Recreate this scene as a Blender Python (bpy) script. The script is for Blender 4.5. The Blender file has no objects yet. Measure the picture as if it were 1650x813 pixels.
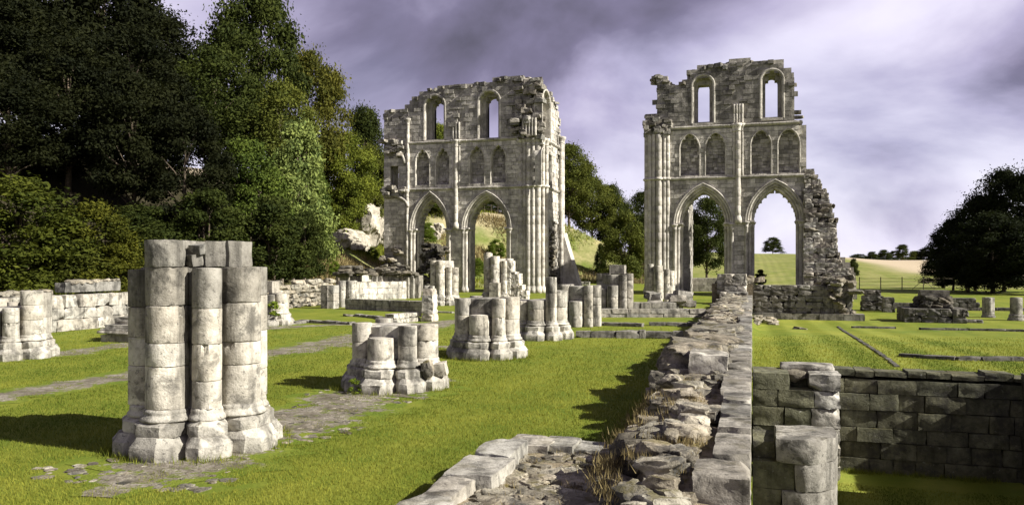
import bpy, math, random
import numpy as np
from mathutils import Vector, noise

random.seed(7)
S = bpy.context.scene
C = S.collection
RAD = math.radians

# ------------------------------------------------------------------ camera
YAW = 16.82
CAMH = 2.4
FPX = 1283.3          # focal length in photograph pixels (28 mm on 36 mm, 1650 px wide)
HOR = 425.0           # horizon row in the photograph
cd = bpy.data.cameras.new('camera')
cam = bpy.data.objects.new('camera', cd); C.objects.link(cam)
cam.location = (0.02, 0, CAMH)
cam.rotation_euler = (RAD(90), 0, RAD(YAW))
cd.lens = 28; cd.sensor_width = 36; cd.shift_y = 18.5 / 1650
cd.clip_start = 0.1; cd.clip_end = 6000
S.camera = cam

# ------------------------------------------------------------------ light
SUN_EL = 34.0
SUN_AZ = 96.5        # degrees clockwise from +Y: the sun stands to the right, a little behind the camera
saz, sel = RAD(SUN_AZ), RAD(SUN_EL)
sun_dir = Vector((math.sin(saz) * math.cos(sel), math.cos(saz) * math.cos(sel), math.sin(sel)))
sl = bpy.data.lights.new('sun', 'SUN'); sl.energy = 5.0; sl.angle = RAD(0.7); sl.color = (1.0, 0.96, 0.89)
so = bpy.data.objects.new('sun', sl); C.objects.link(so)
so.rotation_euler = sun_dir.to_track_quat('Z', 'Y').to_euler()
S.view_settings.view_transform = 'Standard'
S.view_settings.look = 'None'
S.view_settings.exposure = 1.2
S.view_settings.gamma = 1.0
S.view_settings.use_curve_mapping = False

W = bpy.data.worlds.new('World'); S.world = W; W.use_nodes = True
nt = W.node_tree; nt.nodes.clear()
def N(t, typ, **kw):
    n = t.nodes.new(typ)
    for k, v in kw.items():
        if k == 'inp':
            for a, b in v.items(): n.inputs[a].default_value = b
        else: setattr(n, k, v)
    return n
def ramp(t, pts, interp='LINEAR'):
    n = t.nodes.new('ShaderNodeValToRGB'); n.color_ramp.interpolation = interp
    e = n.color_ramp.elements
    while len(e) < len(pts): e.new(0.5)
    for i, (p, c) in enumerate(pts):
        e[i].position = p
        e[i].color = (c, c, c, 1) if isinstance(c, (int, float)) else (*c, 1)
    return n
SKYX, SKYY = 11.7, 5.1
sky = N(nt, 'ShaderNodeTexSky', sky_type='NISHITA', sun_disc=False)
sky.sun_elevation = sel; sky.sun_rotation = saz
bg1 = N(nt, 'ShaderNodeBackground', inp={'Strength': 0.06})
nt.links.new(sky.outputs[0], bg1.inputs[0])
tc = N(nt, 'ShaderNodeTexCoord')
sep = N(nt, 'ShaderNodeSeparateXYZ'); nt.links.new(tc.outputs['Generated'], sep.inputs[0])
zz = N(nt, 'ShaderNodeMath', operation='ABSOLUTE'); nt.links.new(sep.outputs[2], zz.inputs[0])
zp = N(nt, 'ShaderNodeMath', operation='ADD', inp={1: 0.55}); nt.links.new(zz.outputs[0], zp.inputs[0])
dx = N(nt, 'ShaderNodeMath', operation='DIVIDE'); dy = N(nt, 'ShaderNodeMath', operation='DIVIDE')
nt.links.new(sep.outputs[0], dx.inputs[0]); nt.links.new(zp.outputs[0], dx.inputs[1])
nt.links.new(sep.outputs[1], dy.inputs[0]); nt.links.new(zp.outputs[0], dy.inputs[1])
cmb = N(nt, 'ShaderNodeCombineXYZ'); nt.links.new(dx.outputs[0], cmb.inputs[0]); nt.links.new(dy.outputs[0], cmb.inputs[1])
mp = N(nt, 'ShaderNodeMapping'); nt.links.new(cmb.outputs[0], mp.inputs[0])
mp.inputs['Rotation'].default_value = (0, 0, RAD(-35)); mp.inputs['Scale'].default_value = (1.35, 1.6, 1); mp.inputs['Location'].default_value = (SKYX, SKYY, 0)
n1 = N(nt, 'ShaderNodeTexNoise', inp={'Scale': 1.25, 'Detail': 8, 'Roughness': 0.50, 'Distortion': 0.5})
n2 = N(nt, 'ShaderNodeTexNoise', inp={'Scale': 0.5, 'Detail': 4, 'Roughness': 0.5, 'Distortion': 0.3})
nt.links.new(mp.outputs[0], n1.inputs['Vector']); nt.links.new(mp.outputs[0], n2.inputs['Vector'])
# cloud brightness: thin bright layer low down, thick grey-violet cloud overhead
el = N(nt, 'ShaderNodeMapRange', inp={1: 0.0, 2: 0.38, 3: 0.29, 4: -0.22}); nt.links.new(zz.outputs[0], el.inputs[0])
n1c = N(nt, 'ShaderNodeMath', operation='MULTIPLY_ADD', inp={1: 1.9, 2: -0.45}); nt.links.new(n1.outputs[0], n1c.inputs[0])
a1 = N(nt, 'ShaderNodeMath', operation='ADD'); nt.links.new(n1c.outputs[0], a1.inputs[0]); nt.links.new(el.outputs[0], a1.inputs[1])
cr = ramp(nt, [(0.06, (0.040, 0.039, 0.052)), (0.28, (0.095, 0.087, 0.135)), (0.47, (0.210, 0.194, 0.278)), (0.68, (0.345, 0.327, 0.405)), (0.95, (0.45, 0.437, 0.475))])
nt.links.new(a1.outputs[0], cr.inputs[0])
bg2 = N(nt, 'ShaderNodeBackground', inp={'Strength': 1.08}); nt.links.new(cr.outputs[0], bg2.inputs[0])
cf = ramp(nt, [(0.30, 0.80), (0.46, 1.0)]); nt.links.new(n2.outputs[0], cf.inputs[0])
mx = N(nt, 'ShaderNodeMixShader'); nt.links.new(cf.outputs[0], mx.inputs[0]); nt.links.new(bg1.outputs[0], mx.inputs[1]); nt.links.new(bg2.outputs[0], mx.inputs[2])
wo = N(nt, 'ShaderNodeOutputWorld'); nt.links.new(mx.outputs[0], wo.inputs[0])

# ------------------------------------------------------------------ pixels to places
CY, SY = math.cos(RAD(YAW)), math.sin(RAD(YAW))
def ray(px, py):
    a = (px - 825) / FPX; b = -(py - HOR) / FPX
    return (-SY + a * CY, CY + a * SY, b)
def sstep(a, b, x):
    t = np.clip((x - a) / (b - a), 0, 1); return t * t * (3 - 2 * t)
FOOT = np.array([(-33, -20), (-35, 20), (-30, 37), (-26.5, 46), (-25.8, 60), (-26, 74), (-25, 86), (-20, 101), (-4, 112), (-22, 140), (-80, 200), (-260, 420)], float)
def foot_x(Y):      # the left hill's foot: X at which it begins to rise, by Y
    return np.interp(Y, FOOT[:, 1], FOOT[:, 0])
def ground_z(X, Y):
    X = np.asarray(X, float); Y = np.asarray(Y, float)
    thr = np.where(Y < 51.2, 0.0, 4.8)
    z = -0.9 * sstep(19, 50, Y) * sstep(thr - 0.6, thr + 0.3, X)
    z = z * (1 - sstep(75, 110, Y)) - 0.9 * sstep(75, 110, Y) * sstep(-25, 5, X)
    z = z + sstep(120, 400, Y) * 5.0 + 3.0 * sstep(120, 220, Y) * sstep(60, 10, X)
    d = np.maximum(0, foot_x(Y) - X)
    hill = (7.6 + 2.6 * sstep(80, 50, Y)) * sstep(0, 25, d) + 0.16 * np.maximum(0, d - 18)
    hill = np.minimum(hill, 26) * sstep(-60, 20, Y)
    und = 0.5 * np.sin(X * .21 + 1) * np.sin(Y * .17) * sstep(3, 12, d)
    z = z + hill + und
    sunk = sstep(-0.5, -0.35, X) * sstep(5.75, 5.6, X) * sstep(18.95, 18.8, Y)
    return z - (2.0 + z) * sunk
def G(px, py):      # the ground under a pixel
    r = ray(px, py); t = np.concatenate([np.arange(2, 60, .05), np.arange(60, 600, .5)])
    under = CAMH + r[2] * t < ground_z(r[0] * t, r[1] * t); i = int(np.argmax(under)) if under.any() else len(t) - 1
    lo, hi = t[max(0, i - 1)], t[i]
    for _ in range(25):
        m_ = (lo + hi) / 2
        if CAMH + r[2] * m_ < float(ground_z(r[0] * m_, r[1] * m_)): hi = m_
        else: lo = m_
    return (r[0] * hi + cam.location.x, r[1] * hi, float(ground_z(r[0] * hi, r[1] * hi)))
def AT(px, py, Y):  # the point of the plane at distance Y along the nave
    r = ray(px, py); t = Y / r[1]; return (r[0] * t, CAMH + r[2] * t)
def AX(px, py, X):
    r = ray(px, py); t = X / r[0]; return (r[1] * t, CAMH + r[2] * t)

# ------------------------------------------------------------------ materials
def newmat(name):
    m = bpy.data.materials.new(name); m.use_nodes = True
    t = m.node_tree; t.nodes.clear(); return m, t
def mixc(t, fac, a, b, blend='MIX'):
    n = t.nodes.new('ShaderNodeMix'); n.data_type = 'RGBA'; n.blend_type = blend
    for i, v in ((0, fac), (6, a), (7, b)):
        if hasattr(v, 'links'): t.links.new(v, n.inputs[i])
        elif isinstance(v, tuple): n.inputs[i].default_value = (*v, 1)
        else: n.inputs[i].default_value = v
    return n.outputs[2]
def math_(t, op, a, b=None):
    n = t.nodes.new('ShaderNodeMath'); n.operation = op
    for i, v in ((0, a), (1, b)):
        if v is None: continue
        if hasattr(v, 'links'): t.links.new(v, n.inputs[i])
        else: n.inputs[i].default_value = v
    return n.outputs[0]
def noise_(t, vec, scale, detail=4, rough=0.6, dist=0.0):
    n = N(t, 'ShaderNodeTexNoise', inp={'Scale': scale, 'Detail': detail, 'Roughness': rough, 'Distortion': dist})
    t.links.new(vec, n.inputs['Vector']); return n.outputs[0]
def stone_mat(name, light, dark, stain, attr=False, moss=0.25, fine=1.0, bump=0.5, streak=0.6, crust=0.35):
    m, t = newmat(name)
    geo = N(t, 'ShaderNodeNewGeometry'); pos = geo.outputs['Position']
    if not attr:
        oi = N(t, 'ShaderNodeObjectInfo')
        of = N(t, 'ShaderNodeVectorMath', operation='SCALE', inp={'Scale': 0.0}); 
        tint = oi.outputs['Color']
    else:
        at = N(t, 'ShaderNodeAttribute', attribute_name='tint'); tint = at.outputs['Fac']
    big = noise_(t, pos, 0.9 * fine, 5, 0.6)
    mid = noise_(t, pos, 5.0 * fine, 8, 0.68)
    fin = noise_(t, pos, 34 * fine, 6, 0.7)
    f1 = ramp(t, [(0.36, 0.0), (0.66, 1.0)]); t.links.new(mid, f1.inputs[0])
    f2 = ramp(t, [(0.34, 0.0), (0.68, 1.0)]); t.links.new(big, f2.inputs[0])
    c = mixc(t, f1.outputs[0], light, dark)
    c = mixc(t, math_(t, 'MULTIPLY', f2.outputs[0], 0.55), c, stain)
    # rain streaks run down the stone
    st = N(t, 'ShaderNodeMapping'); t.links.new(pos, st.inputs[0]); st.inputs['Scale'].default_value = (3.2 * fine, 3.2 * fine, 0.35 * fine)
    sn = noise_(t, st.outputs[0], 1.0, 5, 0.65)
    f3 = ramp(t, [(0.50, 0.0), (0.68, 1.0)]); t.links.new(sn, f3.inputs[0])
    c = mixc(t, math_(t, 'MULTIPLY', f3.outputs[0], streak), c, tuple(x * 0.45 for x in stain))
    # lichen: small dark and pale spots
    sp = noise_(t, pos, 15 * fine, 3, 0.75)
    f4 = ramp(t, [(0.60, 0.0), (0.67, 1.0)]); t.links.new(sp, f4.inputs[0])
    c = mixc(t, math_(t, 'MULTIPLY', f4.outputs[0], 0.65), c, (0.07, 0.066, 0.058))
    f5 = ramp(t, [(0.28, 1.0), (0.36, 0.0)]); t.links.new(sp, f5.inputs[0])
    c = mixc(t, math_(t, 'MULTIPLY', f5.outputs[0], 0.4), c, (0.62, 0.60, 0.54))
    ck = noise_(t, pos, 2.3 * fine, 9, 0.7, 0.4)
    f7 = ramp(t, [(0.51, 0.0), (0.60, 1.0)]); t.links.new(ck, f7.inputs[0])
    c = mixc(t, math_(t, 'MULTIPLY', f7.outputs[0], crust), c, (0.06, 0.057, 0.050))
    if moss:
        sx = N(t, 'ShaderNodeSeparateXYZ'); t.links.new(geo.outputs['Normal'], sx.inputs[0])
        up = ramp(t, [(0.55, 0.0), (0.9, 1.0)]); t.links.new(sx.outputs[2], up.inputs[0])
        mn = noise_(t, pos, 2.6 * fine, 6, 0.7)
        f6 = ramp(t, [(0.52, 0.0), (0.62, 1.0)]); t.links.new(mn, f6.inputs[0])
        c = mixc(t, math_(t, 'MULTIPLY', math_(t, 'MULTIPLY', f6.outputs[0], up.outputs[0]), moss), c, (0.10, 0.085, 0.025))
    c = mixc(t, 1.0, c, tint, 'MULTIPLY')
    h = math_(t, 'ADD', math_(t, 'MULTIPLY', mid, 1.0), math_(t, 'MULTIPLY', fin, 0.35))
    bp = N(t, 'ShaderNodeBump', inp={'Strength': bump, 'Distance': 0.06 / fine}); t.links.new(h, bp.inputs['Height'])
    p = N(t, 'ShaderNodeBsdfPrincipled', inp={'Roughness': 0.92, 'Specular IOR Level': 0.15})
    t.links.new(c, p.inputs['Base Color']); t.links.new(bp.outputs[0], p.inputs['Normal'])
    o = N(t, 'ShaderNodeOutputMaterial'); t.links.new(p.outputs[0], o.inputs[0])
    return m
M = {}
LIGHT, DARK, STAIN = (0.70, 0.66, 0.565), (0.35, 0.325, 0.27), (0.165, 0.153, 0.128)
M['stone'] = stone_mat('weathered_limestone', LIGHT, DARK, STAIN, moss=0.35, bump=0.55, streak=0.85, crust=0.66)
M['tower'] = stone_mat('tower_limestone', (0.70, 0.655, 0.565), (0.36, 0.333, 0.28), (0.15, 0.138, 0.116), attr=True, moss=0.0, fine=0.45, bump=0.5, streak=0.5, crust=0.32)
M['towero'] = stone_mat('tower_limestone_dressed', (0.70, 0.655, 0.565), (0.40, 0.37, 0.31), (0.17, 0.156, 0.131), moss=0.0, fine=0.45, bump=0.5, streak=0.5, crust=0.32)
M['rubble'] = stone_mat('rubble_limestone', (0.50, 0.455, 0.355), (0.17, 0.15, 0.112), (0.055, 0.05, 0.038), moss=0.7, bump=1.0, streak=0.25, crust=0.9)
M['mortar'] = stone_mat('rubble_mortar', (0.36, 0.30, 0.21), (0.16, 0.125, 0.08), (0.10, 0.085, 0.05), moss=1.0, bump=1.0, streak=0.1, fine=1.6)
M['crag'] = stone_mat('crag_limestone', (0.62, 0.57, 0.46), (0.44, 0.39, 0.30), (0.25, 0.22, 0.17), moss=0.6, fine=0.5, bump=0.8)
M['mossy'] = stone_mat('dark_mossy_stone', (0.27, 0.265, 0.17), (0.095, 0.092, 0.055), (0.03, 0.03, 0.02), moss=0.6, bump=0.9, streak=0.6, fine=0.8, crust=0.7)  # dark moss colour that also carries the sunken court's shade

def leaf_mat(name, a, b, trans=0.3):
    m, t = newmat(name)
    oi = N(t, 'ShaderNodeObjectInfo')
    at = N(t, 'ShaderNodeAttribute', attribute_name='tint')
    c = mixc(t, at.outputs['Fac'], a, b)
    c = mixc(t, 1.0, c, oi.outputs['Color'], 'MULTIPLY')
    p = N(t, 'ShaderNodeBsdfPrincipled', inp={'Roughness': 0.8, 'Specular IOR Level': 0.12}); t.links.new(c, p.inputs['Base Color'])
    tr = N(t, 'ShaderNodeBsdfTranslucent'); t.links.new(c, tr.inputs[0])
    mx = N(t, 'ShaderNodeMixShader', inp={0: trans}); t.links.new(p.outputs[0], mx.inputs[1]); t.links.new(tr.outputs[0], mx.inputs[2])
    o = N(t, 'ShaderNodeOutputMaterial'); t.links.new(mx.outputs[0], o.inputs[0])
    return m
M['leaf'] = leaf_mat('foliage', (0.035, 0.055, 0.012), (0.13, 0.155, 0.028))
M['blade'] = leaf_mat('grass_blades', (0.072, 0.108, 0.012), (0.240, 0.242, 0.034), 0.35)
M['dry'] = leaf_mat('dry_grass', (0.10, 0.075, 0.03), (0.30, 0.24, 0.11), 0.3)

def plain(name, col, rough=0.9, scale=3.0, var=0.4):
    m, t = newmat(name)
    geo = N(t, 'ShaderNodeNewGeometry')
    n = noise_(t, geo.outputs['Position'], scale, 6, 0.65)
    f = ramp(t, [(0.35, 0.0), (0.65, 1.0)]); t.links.new(n, f.inputs[0])
    c = mixc(t, f.outputs[0], tuple(x * (1 - var) for x in col), tuple(min(1, x * (1 + var)) for x in col))
    bp = N(t, 'ShaderNodeBump', inp={'Strength': 0.5, 'Distance': 0.03}); t.links.new(n, bp.inputs['Height'])
    p = N(t, 'ShaderNodeBsdfPrincipled', inp={'Roughness': rough, 'Specular IOR Level': 0.2}); t.links.new(c, p.inputs['Base Color']); t.links.new(bp.outputs[0], p.inputs['Normal'])
    o = N(t, 'ShaderNodeOutputMaterial'); t.links.new(p.outputs[0], o.inputs[0]); return m
M['bark'] = plain('bark', (0.075, 0.058, 0.04), 0.95, 9, 0.5)
M['wood'] = plain('fence_wood', (0.12, 0.10, 0.075), 0.9, 12, 0.4)
M['soil'] = plain('soil', (0.085, 0.065, 0.04), 0.95, 8, 0.5)

def lawn_mat():
    m, t = newmat('lawn')
    geo = N(t, 'ShaderNodeNewGeometry'); pos = geo.outputs['Position']
    sx = N(t, 'ShaderNodeSeparateXYZ'); t.links.new(pos, sx.inputs[0])
    big = noise_(t, pos, 0.16, 5, 0.6); mid = noise_(t, pos, 1.3, 6, 0.65); fin = noise_(t, pos, 22, 6, 0.75)
    f1 = ramp(t, [(0.35, 0.0), (0.65, 1.0)]); t.links.new(big, f1.inputs[0])
    f2 = ramp(t, [(0.38, 0.0), (0.66, 1.0)]); t.links.new(mid, f2.inputs[0])
    f3 = ramp(t, [(0.36, 0.0), (0.66, 1.0)]); t.links.new(fin, f3.inputs[0])
    c = mixc(t, f1.outputs[0], (0.078, 0.116, 0.011), (0.158, 0.176, 0.020))
    c = mixc(t, math_(t, 'MULTIPLY', f2.outputs[0], 0.5), c, (0.235, 0.222, 0.032))
    c = mixc(t, math_(t, 'MULTIPLY', f3.outputs[0], 0.45), c, (0.075, 0.11, 0.012))
    # mown stripes: the grass lies over one way and the other
    rot = N(t, 'ShaderNodeMapping'); t.links.new(pos, rot.inputs[0]); rot.inputs['Rotation'].default_value = (0, 0, RAD(0))
    sr = N(t, 'ShaderNodeSeparateXYZ'); t.links.new(rot.outputs[0], sr.inputs[0])
    wob = math_(t, 'ADD', math_(t, 'MULTIPLY', sr.outputs[0], 2 * math.pi / 1.6), math_(t, 'MULTIPLY', mid, 0.7))
    st = math_(t, 'MULTIPLY', math_(t, 'SINE', wob), 1.5)
    fs = ramp(t, [(0.0, 0.0), (1.0, 1.0)]); t.links.new(math_(t, 'ADD', math_(t, 'MULTIPLY', st, 0.5), 0.5), fs.inputs[0])
    right = ramp(t, [(0.0, 0.0), (0.02, 1.0), (0.12, 0.8), (0.15, 0.12)]); t.links.new(math_(t, 'MULTIPLY', sx.outputs[0], 0.02), right.inputs[0])
    amt = math_(t, 'MULTIPLY', math_(t, 'ADD', math_(t, 'MULTIPLY', right.outputs[0], 0.75), 0.12), fs.outputs[0])
    c = mixc(t, amt, c, mixc(t, 1.0, c, (1.5, 1.42, 2.0), 'MULTIPLY'))
    # rough meadow on the hill and in the fields beyond
    mead = N(t, 'ShaderNodeAttribute', attribute_name='tint').outputs['Fac']
    mb = noise_(t, pos, 0.22, 6, 0.7)
    fm = ramp(t, [(0.38, 0.0), (0.60, 1.0)]); t.links.new(mb, fm.inputs[0])
    mf = noise_(t, pos, 2.2, 6, 0.7)
    ff = ramp(t, [(0.35, 0.0), (0.65, 1.0)]); t.links.new(mf, ff.inputs[0])
    mc = mixc(t, fm.outputs[0], (0.115, 0.145, 0.030), (0.30, 0.265, 0.125))
    mc = mixc(t, math_(t, 'MULTIPLY', ff.outputs[0], 0.4), mc, (0.075, 0.085, 0.022))
    c = mixc(t, mead, c, mc)
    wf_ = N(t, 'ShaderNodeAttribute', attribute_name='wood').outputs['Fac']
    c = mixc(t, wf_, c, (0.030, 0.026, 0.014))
    dry = N(t, 'ShaderNodeAttribute', attribute_name='dry').outputs['Fac']
    c = mixc(t, dry, c, mixc(t, ff.outputs[0], (0.44, 0.36, 0.26), (0.34, 0.27, 0.18)))
    h = math_(t, 'ADD', fin, math_(t, 'MULTIPLY', mid, 1.2))
    bp = N(t, 'ShaderNodeBump', inp={'Strength': 0.6, 'Distance': 0.04}); t.links.new(h, bp.inputs['Height'])
    p = N(t, 'ShaderNodeBsdfPrincipled', inp={'Roughness': 0.85, 'Specular IOR Level': 0.1}); t.links.new(c, p.inputs['Base Color']); t.links.new(bp.outputs[0], p.inputs['Normal'])
    o = N(t, 'ShaderNodeOutputMaterial'); t.links.new(p.outputs[0], o.inputs[0]); return m
M['lawn'] = lawn_mat()
def path_mat():
    m, t = newmat('worn_path')
    geo = N(t, 'ShaderNodeNewGeometry'); pos = geo.outputs['Position']
    a = noise_(t, pos, 1.6, 8, 0.7); b = noise_(t, pos, 14, 6, 0.7); g = noise_(t, pos, 3.4, 7, 0.72)
    fa = ramp(t, [(0.38, 0.0), (0.62, 1.0)]); t.links.new(a, fa.inputs[0])
    fb = ramp(t, [(0.42, 0.0), (0.60, 1.0)]); t.links.new(b, fb.inputs[0])
    c = mixc(t, fa.outputs[0], (0.11, 0.095, 0.07), (0.30, 0.27, 0.22))
    c = mixc(t, math_(t, 'MULTIPLY', fb.outputs[0], 0.6), c, (0.09, 0.075, 0.05))
    fg = ramp(t, [(0.54, 0.0), (0.60, 1.0)]); t.links.new(g, fg.inputs[0])
    c = mixc(t, math_(t, 'MULTIPLY', fg.outputs[0], 0.85), c, (0.10, 0.125, 0.015))
    ed = N(t, 'ShaderNodeAttribute', attribute_name='edge').outputs['Fac']
    e2 = noise_(t, pos, 5.0, 7, 0.75)
    fe = ramp(t, [(0.46, 0.0), (0.54, 1.0)]); t.links.new(math_(t, 'ADD', math_(t, 'MULTIPLY', ed, 0.55), math_(t, 'SUBTRACT', e2, 0.16)), fe.inputs[0])
    c = mixc(t, fe.outputs[0], c, mixc(t, fa.outputs[0], (0.092, 0.132, 0.014), (0.150, 0.175, 0.024)))
    bp = N(t, 'ShaderNodeBump', inp={'Strength': 0.9, 'Distance': 0.05}); t.links.new(math_(t, 'ADD', a, b), bp.inputs['Height'])
    p = N(t, 'ShaderNodeBsdfPrincipled', inp={'Roughness': 0.92, 'Specular IOR Level': 0.1}); t.links.new(c, p.inputs['Base Color']); t.links.new(bp.outputs[0], p.inputs['Normal'])
    o = N(t, 'ShaderNodeOutputMaterial'); t.links.new(p.outputs[0], o.inputs[0]); return m
M['path'] = path_mat()

# ------------------------------------------------------------------ mesh helpers
class MB:
    def __init__(s): s.V = []; s.F = []; s.T = []
    def add(s, v, f, tint=1.0):
        o = len(s.V); s.V.extend(v); s.F.extend([tuple(i + o for i in q) for q in f]); s.T.extend([tint] * len(f))
    def box(s, x0, x1, y0, y1, z0, z1, mp=None, tint=1.0, ch=0.0):
        v = [(x0, y0, z0), (x1, y0, z0), (x1, y1, z0), (x0, y1, z0), (x0, y0, z1), (x1, y0, z1), (x1, y1, z1), (x0, y1, z1)]
        if mp: v = [mp(*p) for p in v]
        s.add(v, [(0, 3, 2, 1), (4, 5, 6, 7), (0, 1, 5, 4), (1, 2, 6, 5), (2, 3, 7, 6), (3, 0, 4, 7)], tint)
    def lathe(s, cx, cy, prof, seg=16, tint=1.0, a0=0.0):
        o = []; n = len(prof)
        for (r, z) in prof:
            for k in range(seg):
                a = a0 + 2 * math.pi * k / seg; o.append((cx + r * math.cos(a), cy + r * math.sin(a), z))
        f = [(i * seg + k, i * seg + (k + 1) % seg, (i + 1) * seg + (k + 1) % seg, (i + 1) * seg + k) for i in range(n - 1) for k in range(seg)]
        f.append(tuple(range((n - 1) * seg, n * seg))); f.append(tuple(reversed(range(seg))))
        s.add(o, f, tint)
    def tube(s, pts, rad, seg=8, tint=1.0):
        o = []; n = len(pts)
        for i, p in enumerate(pts):
            p = Vector(p); d = (Vector(pts[min(i + 1, n - 1)]) - Vector(pts[max(i - 1, 0)])).normalized()
            u = d.orthogonal().normalized() if i == 0 else (u - d * u.dot(d)).normalized()
            w = d.cross(u)
            for k in range(seg):
                a = 2 * math.pi * k / seg; q = p + (u * math.cos(a) + w * math.sin(a)) * rad[i]; o.append(tuple(q))
        f = [(i * seg + k, i * seg + (k + 1) % seg, (i + 1) * seg + (k + 1) % seg, (i + 1) * seg + k) for i in range(n - 1) for k in range(seg)]
        f.append(tuple(range((n - 1) * seg, n * seg))); f.append(tuple(reversed(range(seg))))
        s.add(o, f, tint)
    def mesh(s, name, mat, origin=(0, 0, 0), smooth=False):
        me = bpy.data.meshes.new(name)
        ox, oy, oz = origin
        me.from_pydata([(x - ox, y - oy, z - oz) for x, y, z in s.V], [], s.F)
        a = me.attributes.new('tint', 'FLOAT', 'FACE'); a.data.foreach_set('value', np.array(s.T, 'f'))
        me.materials.append(M[mat] if isinstance(mat, str) else mat)
        if smooth: me.polygons.foreach_set('use_smooth', [True] * len(me.polygons))
        me.update(); return me
    def build(s, name, mat, parent=None, smooth=False, color=None):
        org = tuple(parent.matrix_world.translation) if parent is None else org_of(parent)
        return place(name, s.mesh(name, mat, org if parent else (0, 0, 0), smooth), parent, color=color)
ORG = {}
def org_of(o): return ORG.get(o.name, (0, 0, 0))
MB.build = lambda s, name, mat, parent=None, smooth=False, color=None: place(name, s.mesh(name, mat, org_of(parent) if parent else (0, 0, 0), smooth), parent, color=color)
def place(name, me, parent=None, loc=None, rot=(0, 0, 0), scale=(1, 1, 1), color=None):
    """link a mesh; loc is a world place (parents are never rotated or scaled)"""
    o = bpy.data.objects.new(name, me); C.objects.link(o)
    po = org_of(parent) if parent else (0, 0, 0)
    if parent: o.parent = parent
    if loc is None: wl = po if parent else (0, 0, 0)
    else: wl = loc
    o.location = (wl[0] - po[0], wl[1] - po[1], wl[2] - po[2])
    ORG[o.name] = tuple(wl)
    o.rotation_euler = rot; o.scale = scale
    o.color = (*color, 1) if isinstance(color, tuple) else ((color,) * 3 + (1,) if color is not None else (1, 1, 1, 1))
    return o
def tag(o, label, cat, group=None):
    o['label'] = label; o['category'] = cat; o['kind'] = 'thing'
    if group: o['group'] = group
    return o
def thing(name, label, cat, loc, group=None):
    o = bpy.data.objects.new(name, None); C.objects.link(o); o.location = loc; ORG[o.name] = tuple(loc)
    o.empty_display_size = 0.2
    return tag(o, label, cat, group)
def structure(o): o['kind'] = 'structure'; return o
def stuff(o): o['kind'] = 'stuff'; return o
def rv(a, b): return random.uniform(a, b)

def grid_box(n, rnd, amp, seed, edge=None, freq=1.6, cuts=0, cr=(.36, .55)):
    """unit cube (-.5 .. .5) with n cells a side, edges softened, surface roughened"""
    co = [i / n - .5 for i in range(n + 1)] if edge is None else [-.5, -.5 + edge] + [(-.5 + edge) + (1 - 2 * edge) * i / (n - 2) for i in range(1, n - 2)] + [.5 - edge, .5]
    idx = {}; V = []; F = []
    def vid(p):
        k = tuple(round(c, 4) for c in p)
        if k not in idx: idx[k] = len(V); V.append(p)
        return idx[k]
    n_ = len(co) - 1
    for ax in range(3):
        for sgn in (-.5, .5):
            for i in range(n_):
                for j in range(n_):
                    q = []
                    for (a, b) in ((i, j), (i + 1, j), (i + 1, j + 1), (i, j + 1)):
                        p = [0, 0, 0]; p[ax] = sgn; p[(ax + 1) % 3] = co[a]; p[(ax + 2) % 3] = co[b]; q.append(vid(tuple(p)))
                    F.append(tuple(q) if sgn > 0 else tuple(reversed(q)))
    out = []; off = Vector((seed * 3.7, seed * 1.3, seed * 2.1))
    rr = random.Random(seed); pl = []
    for _ in range(cuts):
        q = Vector((rr.gauss(0, 1), rr.gauss(0, 1), rr.gauss(0, .8))).normalized(); pl.append((q, rr.uniform(*cr)))
    for p in V:
        v = Vector(p); L = v.length
        m = max(abs(c) for c in p)
        sph = v.normalized() * (.5 if m else 0)
        v = v.lerp(sph * 1.18, rnd)
        for (q, dq) in pl:
            e = v.dot(q) - dq
            if e > 0: v = v - q * e
        nn = noise.noise_vector(v * freq + off) * amp + noise.noise_vector(v * freq * 3.1 + off) * amp * .45 + (noise.noise_vector(v * freq * 7.3 + off) * amp * .25 if cuts else Vector())
        out.append(tuple(v + nn))
    return out, F
def variant(name, n, rnd, amp, seed, mat, edge=None, freq=1.6, smooth=True, cuts=0, cr=(.36, .55)):
    v, f = grid_box(n, rnd, amp, seed, edge, freq, cuts, cr); b = MB(); b.add(v, f); me = b.mesh(name, mat, smooth=smooth)
    me.set_sharp_from_angle(angle=RAD(38)); return me
ASH = [variant('ashlar_block', 5, 0.02, 0.022, i, 'stone', 0.045) for i in range(8)]
ROCK = [variant('rubble_rock', 10, 0.34, 0.10, 20 + i, 'rubble', freq=2.2, cuts=9) for i in range(12)]
SLAB = [variant('rubble_slab', 10, 0.18, 0.095, 50 + i, 'rubble', freq=2.4, cuts=8, cr=(.42, .62)) for i in range(10)]
MOS = [variant('mossy_block', 6, 0.05, 0.035, 80 + i, 'mossy', 0.05) for i in range(8)]
ASHR = [variant('worn_block', 9, 0.05, 0.040, 100 + i, 'stone', 0.04, freq=2.4, cuts=4, cr=(.58, .76)) for i in range(8)]
def block(parent, x0, x1, y0, y1, z0, z1, name='stone_block', kinds=None, col=None, rz=0.0, tilt=0.012):
    """one block of masonry filling that space"""
    ks = kinds or ASH
    w = 1.0 if col is None else col
    c = w * rv(0.86, 1.08)
    wm = rv(-.02, .03)
    flip = random.choice((0, math.pi))
    return place(name, random.choice(ks), parent, ((x0 + x1) / 2, (y0 + y1) / 2, (z0 + z1) / 2), (rv(-tilt, tilt), rv(-tilt, tilt), rz + flip), (x1 - x0, y1 - y0, z1 - z0), (c * (1 + wm), c, c * (1 - wm)))
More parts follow.
